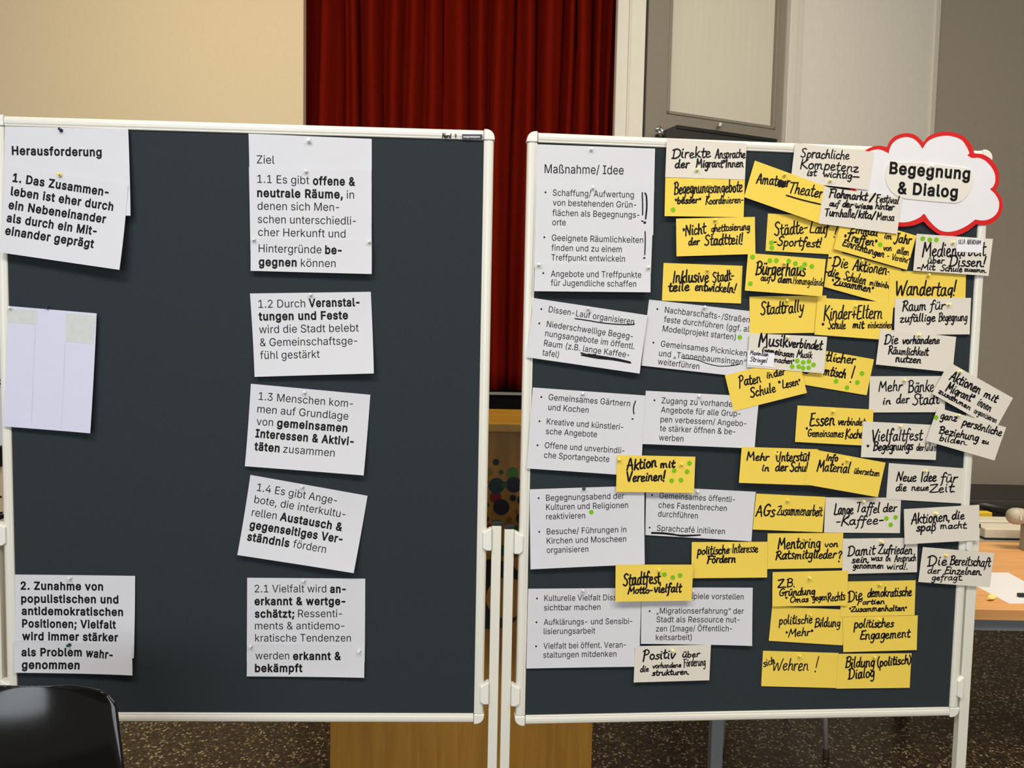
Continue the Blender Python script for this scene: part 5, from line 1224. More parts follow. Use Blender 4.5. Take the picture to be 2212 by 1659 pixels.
# ------------------------------------------------------------------ printed sheets
CL, CR_ = 0.0193, 0.0151
SHEETS = [
 # board, corners, curl, side, thick text cap, what it reads, runs (text, x0,y0,x1,y1,bold), pins (x,y,colour), strokes, dots
 (BL, (11, 273, 277, 278, 282, 466, 5, 460), .006, .006, CL, 'header sheet reading Herausforderung', [('Herausforderung', 26, 334, 220, 337.5, 1)], [(133, 281, 'n', '')], [], []),
 (BL, (11, 357, 277, 400, 258, 583, -2, 545), .012, .008, CL, 'tilted bold sheet reading 1. Das Zusammenleben', [
   ('1. Das Zusammen-', 27, 392, 234, 424, 1), ('leben ist eher durch', 23, 421, 244, 455, 1), ('ein Nebeneinander', 18, 450.5, 228, 482, 1), ('als durch ein Mit-', 14, 478.5, 208, 508, 1), ('einander geprägt', 10.5, 506, 202, 535.5, 1)], [(131, 378, 'y', '')], [], []),
 (BL, (29, 1241, 292, 1244, 289, 1422, 31, 1422), .006, .006, CL, 'bold sheet reading 2. Zunahme von populistischen Positionen', [
   ('2. Zunahme von', 45, 1273, 223, 1275, 1), ('populistischen und', 46, 1301, 256, 1303, 1), ('antidemokratischen', 47, 1327.5, 266, 1330, 1), ('Positionen; Vielfalt', 48, 1354.5, 250.5, 1357.5, 1), ('wird immer stärker', 48, 1382, 255, 1385, 1)], [(153, 1247, 'w', '')], [], []),
 (BL, (29, 1385, 284, 1393, 286, 1459, 31, 1453), .006, .008, CL, 'strip reading als Problem wahrgenommen', [
   ('als Problem', 46.5, 1416.7, 177, 1417, 1), ('wahr-', 185, 1418, 243, 1423, 1), ('genommen', 47, 1444, 172, 1445, 1)], [(151, 1391, 'g', '')], [], []),
 (BL, (537, 288.5, 803, 300, 803, 482, 541, 470), .004, .004, CL, 'header sheet reading Ziel', [('Ziel', 555, 353, 593, 354, 0)], [(668, 305, 'c', '')], [], []),
 (BL, (537.7, 360.4, 801.6, 367, 803, 548, 541, 541), .004, .004, CL, 'sheet reading 1.1 offene und neutrale Räume', [
   ('1.1 Es gibt', 556, 395, 668, 398, 0), ('offene &', 676, 399, 767.7, 401, 1), ('neutrale Räume,', 555.6, 425, 741, 428.5, 1), ('in', 749, 429, 765, 429.3, 0), ('denen sich Men-', 556.4, 453, 732.7, 456, 0),
   ('schen unterschiedli-', 557, 481.6, 769, 485.5, 0), ('cher Herkunft und', 557.8, 509.5, 746.3, 513.6, 0)], [(662.7, 370, 'w', '')], [], []),
 (BL, (541, 514, 803, 520, 803, 592, 541.5, 585), .003, .003, CL, 'strip reading Hintergründe begegnen können', [
   ('Hintergründe', 559, 544.8, 694.5, 547.5, 0), ('be-', 702.3, 548, 738, 549, 1), ('gegnen', 559, 574, 641, 575.5, 1), ('können', 650, 576, 725, 577.3, 0)], [(549, 517, 'w', 'at the left end of'), (799, 522.5, 'w', 'at the right end of')], [], []),
 (BL, (540, 634, 801, 630.4, 807.6, 806.7, 550, 814), .016, .004, CL, 'sheet reading 1.2 Durch Veranstaltungen und Feste', [
   ('1.2 Durch', 558.6, 665, 659.5, 663.7, 0), ('Veranstal-', 667, 663, 777, 661, 1), ('tungen und Feste', 559, 692, 752, 689, 1), ('wird die Stadt belebt', 560, 720, 775, 716, 0), ('& Gemeinschaftsge-', 562, 748, 772, 744, 0), ('fühl gestärkt', 562, 775.7, 690.7, 773, 0)], [(671.7, 636.6, 'w', '')], [], []),
 (BL, (542, 829, 800, 852.8, 785.6, 1027, 529, 1007), .014, .003, CL, 'tilted sheet reading 1.3 Menschen kommen auf Grundlage', [
   ('1.3 Menschen kom-', 558.6, 863.6, 762, 880, 0), ('men auf Grundlage', 555.6, 891, 752, 907, 0), ('von', 554, 918, 589.5, 920.5, 0), ('gemeinsamen', 598, 921.4, 750, 933, 1), ('Interessen & Aktivi-', 551.5, 944, 763.6, 962, 1), ('täten', 549, 972, 603.6, 976.5, 1), ('zusammen', 611.5, 977.5, 722.4, 986.5, 0)], [(659, 846.8, 'w', '')], [], []),
 (BL, (541, 1025.8, 794, 1071, 764, 1238, 512.7, 1198.8), .018, .003, CL, 'strongly tilted sheet reading 1.4 Es gibt Angebote', [
   ('1.4 Es gibt Ange-', 554.5, 1060, 727, 1089, 0), ('bote, die interkultu-', 548.8, 1086, 745, 1119, 0), ('rellen', 543.4, 1114, 596.8, 1122, 0), ('Austausch &', 604, 1123.4, 738.7, 1147, 1), ('gegenseitiges Ver-', 538.5, 1140.6, 738.7, 1173, 1), ('ständnis', 533, 1166.6, 624, 1181.5, 1), ('fördern', 632, 1182, 703, 1194.8, 0)], [(655, 1049.6, 'w', '')], [], []),
 (BL, (534, 1248, 789, 1250, 788, 1430, 533, 1430), .003, .003, CL, 'sheet reading 2.1 Vielfalt wird anerkannt', [
   ('2.1 Vielfalt wird', 550.4, 1279.4, 705, 1279.4, 0), ('an-', 713, 1280, 747, 1280, 1), ('erkannt & wertge-', 550, 1306.5, 746, 1306.5, 1), ('schätzt;', 550.4, 1333.6, 636, 1333.6, 1), ('Ressenti-', 644, 1333, 739, 1333, 0), ('ments & antidemo-', 551, 1359.4, 744, 1359.4, 0), ('kratische Tendenzen', 551.5, 1385.7, 758, 1385.7, 0)], [(658, 1252.8, 'w', '')], [], []),
 (BL, (533.6, 1393, 787.5, 1395, 786.7, 1464, 533, 1461), .003, .004, CL, 'short strip reading werden erkannt und bekämpft', [
   ('werden', 551.8, 1424, 624.8, 1424, 0), ('erkannt &', 633, 1424.8, 737, 1425, 1), ('bekämpft', 550.7, 1451, 653.5, 1451, 1)], [(543.4, 1393.6, 'w', 'at the left end of'), (776.6, 1404, 'w', 'at the right end of')], [], []),
 # right board
 (BR, (1160, 311.7, 1415, 321, 1411, 508, 1155, 497), .003, .003, .0212, 'header sheet reading Maßnahme/ Idee', [('Maßnahme/ Idee', 1176.4, 374, 1347, 377, 0)], [(1276, 323, 'w', '')], [], []),
 (BR, (1158.8, 394, 1413.4, 402.2, 1406, 590, 1154, 578), .003, .003, CR_, 'bullet sheet reading Schaffung/ Aufwertung von Grünflächen', [
   ('•', 1175.5, 421, 1181, 421, 0), ('•', 1173, 518, 1178.5, 518, 0),
   ('Schaffung/ Aufwertung', 1194, 422.7, 1369, 427.4, 0), ('von bestehenden Grün-', 1194, 444, 1374, 449, 0), ('flächen als Begegnungs-', 1193, 466, 1381, 470.8, 0), ('orte', 1193, 486.4, 1222, 487, 0), ('Geeignete Räumlichkeiten', 1191.7, 520, 1389, 525, 0), ('finden und zu einem', 1191, 541.4, 1343, 545, 0), ('Treffpunkt entwickeln', 1190.8, 562.5, 1350, 565.5, 0)],
   [(1279.8, 406, 'w', '')], [('A', .0032, '1137 665,1140 770,1140 870'), ('A', .0042, '1163 670,1175 700,1178 800,1168 905'), ('A', .004, '1134 925,1142 927'), ('A', .006, '1157 941,1163 939'), ('A', .003, '1163 1022,1164 1130,1160 1235'), ('A', .004, '1151 1266,1160 1264')], []),
 (BR, (1155.7, 569, 1406, 573, 1405, 631.4, 1153.6, 629), .003, .002, CR_, 'bullet strip reading Angebote und Treffpunkte', [('•', 1170.8, 595.5, 1176.3, 595.5, 0),
   ('Angebote und Treffpunkte', 1189.8, 597.8, 1385, 600, 0), ('für Jugendliche schaffen', 1189.6, 617.3, 1374.3, 619.7, 0)], [(1163.5, 571.5, 'w', 'at the left end of'), (1400.4, 577.3, 'w', 'at the right end of')], [], []),
 (BR, (1402, 647, 1655, 676, 1640, 818, 1385.6, 789.7), .006, .002, CR_, 'bullet sheet reading Nachbarschafts-/Straßenfeste', [('•', 1417, 673, 1422.5, 673.5, 0), ('•', 1408.7, 745.5, 1414.2, 746, 0),
   ('Nachbarschafts-/Straßen', 1435.5, 675.2, 1618.4, 697, 0), ('feste durchführen (ggf. als', 1433.4, 695.6, 1625, 718.2, 0), ('Modellprojekt starten)', 1430.8, 715.8, 1588.5, 734.5, 0), ('Gemeinsames Picknicken', 1426.8, 748.6, 1612.5, 769.5, 0), ('und „Tannenbaumsingen“', 1423, 769, 1611.3, 789, 0), ('weiterführen', 1420.4, 786.8, 1510, 797.8, 0)],
   [(1519.6, 664, 'w', '')], [('R', .0022, '1510 655,1600 662,1660 676,1740 705,1850 727,1980 720,2030 706')], [(1598, 728.8)]),
 (BR, (1153.6, 644, 1399, 681, 1381.6, 807, 1137, 771.6), .006, .004, CR_, 'tilted bullet sheet reading Dissen-Lauf organisieren', [('•', 1166.6, 673, 1172, 673.6, 0), ('•', 1162.2, 704, 1167.6, 704.7, 0),
   ('Dissen-Lauf organisieren', 1184.6, 674.3, 1369, 701.5, 0), ('Niederschwellige Begeg-', 1180.4, 706, 1366.4, 733, 0), ('nungsangebote im öffentl.', 1177, 725.8, 1370, 754.5, 0), ('Raum (z.B. lange Kaffee-', 1174.5, 746.8, 1358.6, 773, 0), ('tafel)', 1171, 767.4, 1206.5, 772.6, 0)],
   [(1269.7, 666.5, 'w', '')], [('R', .003, '520 290,640 308,760 328,900 342,1050 345,1056 330'), ('R', .004, '575 606,700 640,870 655,1025 690'), ('R', .004, '580 625,720 652,870 668,1028 697'), ('R', .004, '1028 697,900 662,640 618')], []),
 (BR, (1151, 837, 1394.6, 854.4, 1384, 1029, 1137.6, 1011.8), .006, .004, CR_, 'bullet sheet reading Gemeinsames Gärtnern und Kochen', [('•', 1166.6, 863, 1172, 863.4, 0), ('•', 1162.7, 915.4, 1168, 915.8, 0), ('•', 1158.4, 967.2, 1163.8, 967.6, 0),
   ('Gemeinsames Gärtnern', 1184.6, 864, 1360.5, 878, 0), ('und Kochen', 1184, 885.5, 1271, 892, 0), ('Kreative und künstleri-', 1180.6, 916.3, 1345.7, 928.8, 0), ('sche Angebote', 1178.8, 937.4, 1289, 944.6, 0), ('Offene und unverbindli-', 1176.4, 967.8, 1348.5, 979.8, 0), ('che Sportangebote', 1174.8, 988.8, 1315.8, 998, 0)],
   [(1258.7, 849, 'w', '')], [('R', .003, '1075 1048,1060 1090,1056 1140,1062 1165'), ('R', .0036, '1044 1211,1051 1213')], []),
 (BR, (1395, 844, 1640, 857, 1630, 968.8, 1388, 959), .005, .003, CR_, 'bullet sheet reading Zugang zu Angeboten für alle Gruppen', [('•', 1411, 870, 1416.4, 870.4, 0),
   ('Zugang zu vorhandene', 1428.7, 871, 1600, 880, 0), ('Angebote für alle Grup-', 1427.5, 891, 1598.8, 899.8, 0), ('pen verbessern/ Angebo-', 1426.3, 911.6, 1611.8, 921, 0), ('te stärker öffnen & be-', 1425, 931, 1587.8, 938.6, 0), ('werben', 1423.2, 951, 1476, 953.8, 0)], [(1509.8, 854.4, 'w', '')], [], []),
 (BR, (1396, 1050, 1632.5, 1062.4, 1623, 1169.3, 1393.9, 1155.7), .004, .002, CR_, 'bullet sheet reading Sprachcafé initiieren', [('•', 1406, 1074.6, 1411.4, 1075, 0), ('•', 1400.6, 1145, 1406, 1145.4, 0),
   ('Gemeinsames öffentli-', 1424, 1076, 1587, 1085, 0), ('ches Fastenbrechen', 1422, 1096.5, 1569.5, 1104, 0), ('durchführen', 1421, 1115.8, 1507, 1120.2, 0), ('Sprachcafé initiieren', 1418.5, 1146.6, 1565.5, 1154, 0)],
   [(1506, 1060.5, 'w', '')], [('H', .0052, '1225 770,1330 774,1430 785'), ('H', .0035, '1400 780,1500 792,1670 790'), ('H', .003, '1430 788,1510 800,1640 793')], []),
 (BR, (1144, 1057, 1392, 1049, 1392.7, 1219, 1146, 1229.8), .009, .004, CR_, 'bullet sheet reading Begegnungsabend der Kulturen und Religionen', [('•', 1160.8, 1081.4, 1166.2, 1081.2, 0), ('•', 1162, 1154.2, 1167.4, 1154, 0),
   ('Begegnungsabend der', 1179.5, 1081.6, 1348.5, 1077, 0), ('Kulturen und Religionen', 1179.7, 1101.6, 1356.7, 1097, 0), ('reaktivieren', 1179.7, 1122, 1264, 1119.5, 0), ('Besuche/ Führungen in', 1181, 1154.4, 1353, 1149.6, 0), ('Kirchen und Moscheen', 1181, 1174.6, 1352.7, 1170, 0), ('organisieren', 1181, 1194.6, 1271, 1192, 0)],
   [(1261, 1054, 'g', '')], [], [(1277.3, 1106.3)]),
 (BR, (1141, 1271.8, 1386, 1270, 1381, 1440, 1137, 1444), .008, .002, CR_, 'bullet sheet reading Kulturelle Vielfalt sichtbar machen', [('•', 1157.3, 1298, 1162.7, 1298, 0), ('•', 1156.1, 1349.4, 1161.5, 1349.4, 0), ('•', 1155.3, 1401.4, 1160.7, 1401.4, 0),
   ('Kulturelle Vielfalt Diss', 1175.7, 1298, 1331, 1296.3, 0), ('sichtbar machen', 1175, 1318.6, 1297, 1317, 0), ('Aufklärungs- und Sensibi-', 1174.5, 1349.8, 1365.6, 1347.6, 0), ('lisierungsarbeit', 1174.3, 1369.8, 1285.7, 1368.2, 0), ('Vielfalt bei öffent. Veran-', 1173.8, 1401.4, 1352.2, 1398.6, 0), ('staltungen mitdenken', 1173.4, 1420.8, 1331.6, 1418.2, 0)], [(1258.7, 1273.7, 'w', '')], [], []),
 (BR, (1386, 1269, 1626, 1269.5, 1624.7, 1395.3, 1384.5, 1390.6), .003, .006, CR_, 'bullet sheet reading Migrationserfahrung der Stadt als Ressource', [('•', 1400.6, 1325.4, 1406, 1325.4, 0),
   ('spiele vorstellen', 1490, 1293.5, 1606, 1295, 0), ('„Migrationserfahrung“ der', 1418, 1325.2, 1606.6, 1326, 0), ('Stadt als Ressource nut-', 1417.8, 1344, 1597.2, 1344.6, 0), ('zen (Image/ Öffentlich-', 1417, 1364, 1581.2, 1363.5, 0), ('keitsarbeit)', 1416.4, 1382.8, 1494.2, 1382.2, 0)], [(1496.6, 1273.5, 'w', '')], [], []),
]
def strokes_of(o, s):
    return [zp_(o, *map(float, p.split())) for p in s.split(',')]
def add_strokes(it, name, strokes, parent, org):
    mb = MB()
    for (o, w, s) in strokes:
        pl = [it.pix(*p) for p in strokes_of(o, s)]
        ribbon(it, mb, smooth_line([tuple(p) for p in pl], 5), w, 0.00035)
    if mb.v:
        mb.build(name, M_ink, parent, org)
for (B, c, curl, side, cap, what, runs, pins, strokes, dots) in SHEETS:
    it = Item(B, [(c[0], c[1]), (c[2], c[3]), (c[4], c[5]), (c[6], c[7])], curl=curl, side=side)
    ob = it.build('paper_sheet', M_paper, 18, 14)
    which = 'left' if B is BL else 'right'
    tag(ob, 'white printed ' + what + ' on the ' + which + ' pinboard', 'sheet of paper', 'printed sheets on the %s pinboard' % which)
    mb = MB()
    yp = None
    for (t, x0, y0, x1, y1, bd) in runs:
        cp = cap
        if t == '•':
            k = MB()
            disc(it, k, (x0 + x1) / 2, y0 - 5.4, 0.0024, 0.00025, 14)
            k.build('bullet_point', M_print, ob, it.org)
            continue
        if B is BR and yp is not None and y0 - yp > 27:          # next paragraph of the list
            mb.build('lettering', M_print, ob, it.org)
            mb = MB()
        yp = y0
        put_text(it, mb, t, (x0, y0), (x1, y1), cp, bd)
    mb.build('lettering', M_print, ob, it.org)
    add_strokes(it, 'marker_strokes', strokes, ob, it.org)
    for (px, py) in dots:
        k = MB()
        disc(it, k, px, py, 0.0062)
        k.build('sticker_dot', M_dot, ob, it.org)
    short = what.split(' reading ')[1]
    for (px, py, col, pos) in pins:
        pin(it, px, py, col, (pos + ' the strip ' if pos else 'through the sheet ') + short, 1.25 if col == 'c' else 1.0)

# blank folded sheet with tape
it = Item(BL, [(18, 661), (209, 677), (195, 936), (7, 921)], curl=.006, side=.006)
ob = it.build('paper_sheet', M_blank, 14, 14)
tag(ob, 'blank folded white sheet with two grey tape patches on the left pinboard', 'sheet of paper')
for q in (((18, 666), (81, 670), (80, 701), (18, 696)), ((143, 677), (208, 681), (202, 743), (142, 738))):
    mb = MB()
    uvs = [it.pix(*p) for p in q]
    N_ = 5
    g_ = []
    for j in range(N_ + 1):
        for i in range(N_ + 1):
            a, b_ = i / N_, j / N_
            p = uvs[0] * ((1 - a) * (1 - b_)) + uvs[1] * (a * (1 - b_)) + uvs[2] * (a * b_) + uvs[3] * ((1 - a) * b_)
            g_.append(it.at(p.x, p.y, 0.0003))
    mb.add(g_, [(j * (N_ + 1) + i, (j + 1) * (N_ + 1) + i, (j + 1) * (N_ + 1) + i + 1, j * (N_ + 1) + i + 1) for j in range(N_) for i in range(N_)])
    mb.build('tape_patch', M_tape, ob, it.org)
mb = MB()
for s in ('77 700,72 800,68 917', '141 740,137 840,132 927'):
    pl = [it.pix(*map(float, p.split())) for p in s.split(',')]
    ribbon(it, mb, pl, .0012, .0002)
mb.build('fold_line', mat('fold_grey', (196, 198, 214), 0.9), ob, it.org)
pin(it, 104, 664, 'n', 'at the top edge of the blank folded sheet', .8)
pin(it, 24, 665, 'c', 'in the left corner of the blank folded sheet', .8)

# ------------------------------------------------------------------ cloud sign
CLOUD = [(750, 280), (810, 245), (880, 233), (953, 245), (975, 195), (1020, 150), (1080, 125), (1140, 118), (1200, 130), (1250, 165), (1285, 203), (1330, 150), (1400, 118), (1490, 104), (1580, 115), (1660, 150), (1715, 210), (1745, 262), (1752, 302),
         (1830, 312), (1900, 350), (1950, 410), (1980, 480), (1984, 550), (1972, 610), (1950, 640), (1992, 690), (2015, 760), (2006, 840), (1965, 910), (1900, 952), (1830, 963), (1772, 955), (1700, 1012), (1620, 1050), (1530, 1066), (1440, 1052), (1370, 1008), (1320, 965), (1288, 930),
         (1200, 965), (1100, 977), (1010, 970), (930, 940), (860, 890), (810, 820), (785, 750), (700, 725), (630, 670), (595, 590), (590, 500), (620, 410), (680, 340)]
INNER = [(775, 295), (830, 272), (890, 270), (968, 304), (975, 265), (1000, 215), (1040, 180), (1090, 160), (1140, 155), (1195, 172), (1240, 210), (1277, 262), (1320, 200), (1390, 160), (1480, 143), (1565, 152), (1640, 185), (1685, 250), (1708, 300), (1690, 325),
         (1735, 348), (1790, 345), (1850, 370), (1905, 425), (1940, 490), (1945, 560), (1925, 610), (1897, 632), (1945, 680), (1980, 750), (1972, 830), (1930, 885), (1870, 915), (1815, 920), (1762, 912), (1690, 965), (1610, 1005), (1525, 1025), (1450, 1015), (1390, 975), (1330, 910), (1300, 865), (1285, 860),
         (1255, 890), (1180, 925), (1100, 938), (1020, 930), (950, 905), (880, 850), (840, 790), (820, 715), (730, 690), (670, 645), (635, 580), (630, 505), (655, 430), (710, 350)]
def smooth_outline(pts, corners_keep=()):
    return pts
it = Item(BR, [zp_('C', 590, 104), zp_('C', 2015, 104), zp_('C', 2015, 1066), zp_('C', 590, 1066)], base=.004)
u_, v_ = it.st2uv(.5, .5)
it.org = BR.P(u_, v_, it.depth(.5, .5))
def flat_shape(it, name, pts, m, parent, e0, e1, org, o='C', sub=1):
    uv = [it.pix(*zp_(o, *p)) for p in pts]
    n = len(uv)
    vs = [it.at(p.x, p.y, e1) for p in uv] + [it.at(p.x, p.y, e0) for p in uv]
    fs = [tuple(reversed(range(n))), tuple(range(n, 2 * n))] + [(i, (i + 1) % n, n + (i + 1) % n, n + i) for i in range(n)]
    ob = mesh_ob(name, vs, fs, m, parent, org)
    bm = bmesh.new()
    bm.from_mesh(ob.data)
    bmesh.ops.triangulate(bm, faces=[f for f in bm.faces if len(f.verts) > 4])
    bmesh.ops.recalc_face_normals(bm, faces=bm.faces)
    bm.to_mesh(ob.data)
    bm.free()
    return ob
def lobes(pts, deg=38):
    """round the arcs between the sharp notches of an outline"""
    n = len(pts)
    P = [Vector(p) for p in pts]
    keep = []
    for i in range(n):
        a, b_ = (P[i] - P[i - 1]), (P[(i + 1) % n] - P[i])
        keep.append(abs(math.degrees(a.angle_signed(b_, 0))) > deg)
    out = []
    for i in range(n):
        p1, p2 = P[i], P[(i + 1) % n]
        p0 = P[i - 1] if not keep[i] else p1 * 2 - p2 + (P[(i + 2) % n] - p2 - (p2 - p1)) * -0.5
        p3 = P[(i + 2) % n] if not keep[(i + 1) % n] else p2 * 2 - p1 + (P[i - 1] - p1 - (p1 - p2)) * -0.5
        for k in range(3):
            t = k / 3
            q = 0.5 * ((2 * p1) + (p2 - p0) * t + (2 * p0 - 5 * p1 + 4 * p2 - p3) * t * t + (3 * p1 - p0 - 3 * p2 + p3) * t ** 3)
            out.append((q.x, q.y))
    return out
cloud = flat_shape(it, 'cloud_sign', lobes(CLOUD), M_red, None, -.0002, 0.0002, it.org)
cloud_face = flat_shape(it, 'white_face', lobes(INNER), M_face, cloud, 0.0002, 0.0006, it.org)
slip = flat_shape(it, 'title_slip', [(945, 430), (962, 392), (985, 385), (1150, 390), (1350, 400), (1540, 425), (1700, 445), (1735, 490), (1740, 560), (1730, 620), (1685, 690), (1640, 735), (1600, 757), (1560, 762), (1350, 745), (1120, 722), (1040, 700), (985, 655), (950, 600), (930, 530), (935, 470)], mat('slip_cream', (222, 218, 208), 0.8, spec=.2), cloud, 0.0006, 0.0028, it.org)
mb = MB()
put_text(it, mb, 'Begegnung', zp_('C', 966, 490), zp_('C', 1705, 545), .0282, 1, .0031)
put_text(it, mb, '& Dialog', zp_('C', 1042, 672), zp_('C', 1592, 712), .0282, 1, .0031)
mb.build('lettering', M_print, slip, it.org)
tag(cloud, 'white cloud shaped sign with red border reading Begegnung & Dialog', 'sign')
CLOUD_IT = it
it.base += .0032
pin(it, *zp_('C', 1345, 425), 'c', 'through the title of the red bordered cloud', 1.15)
it.base -= .0012

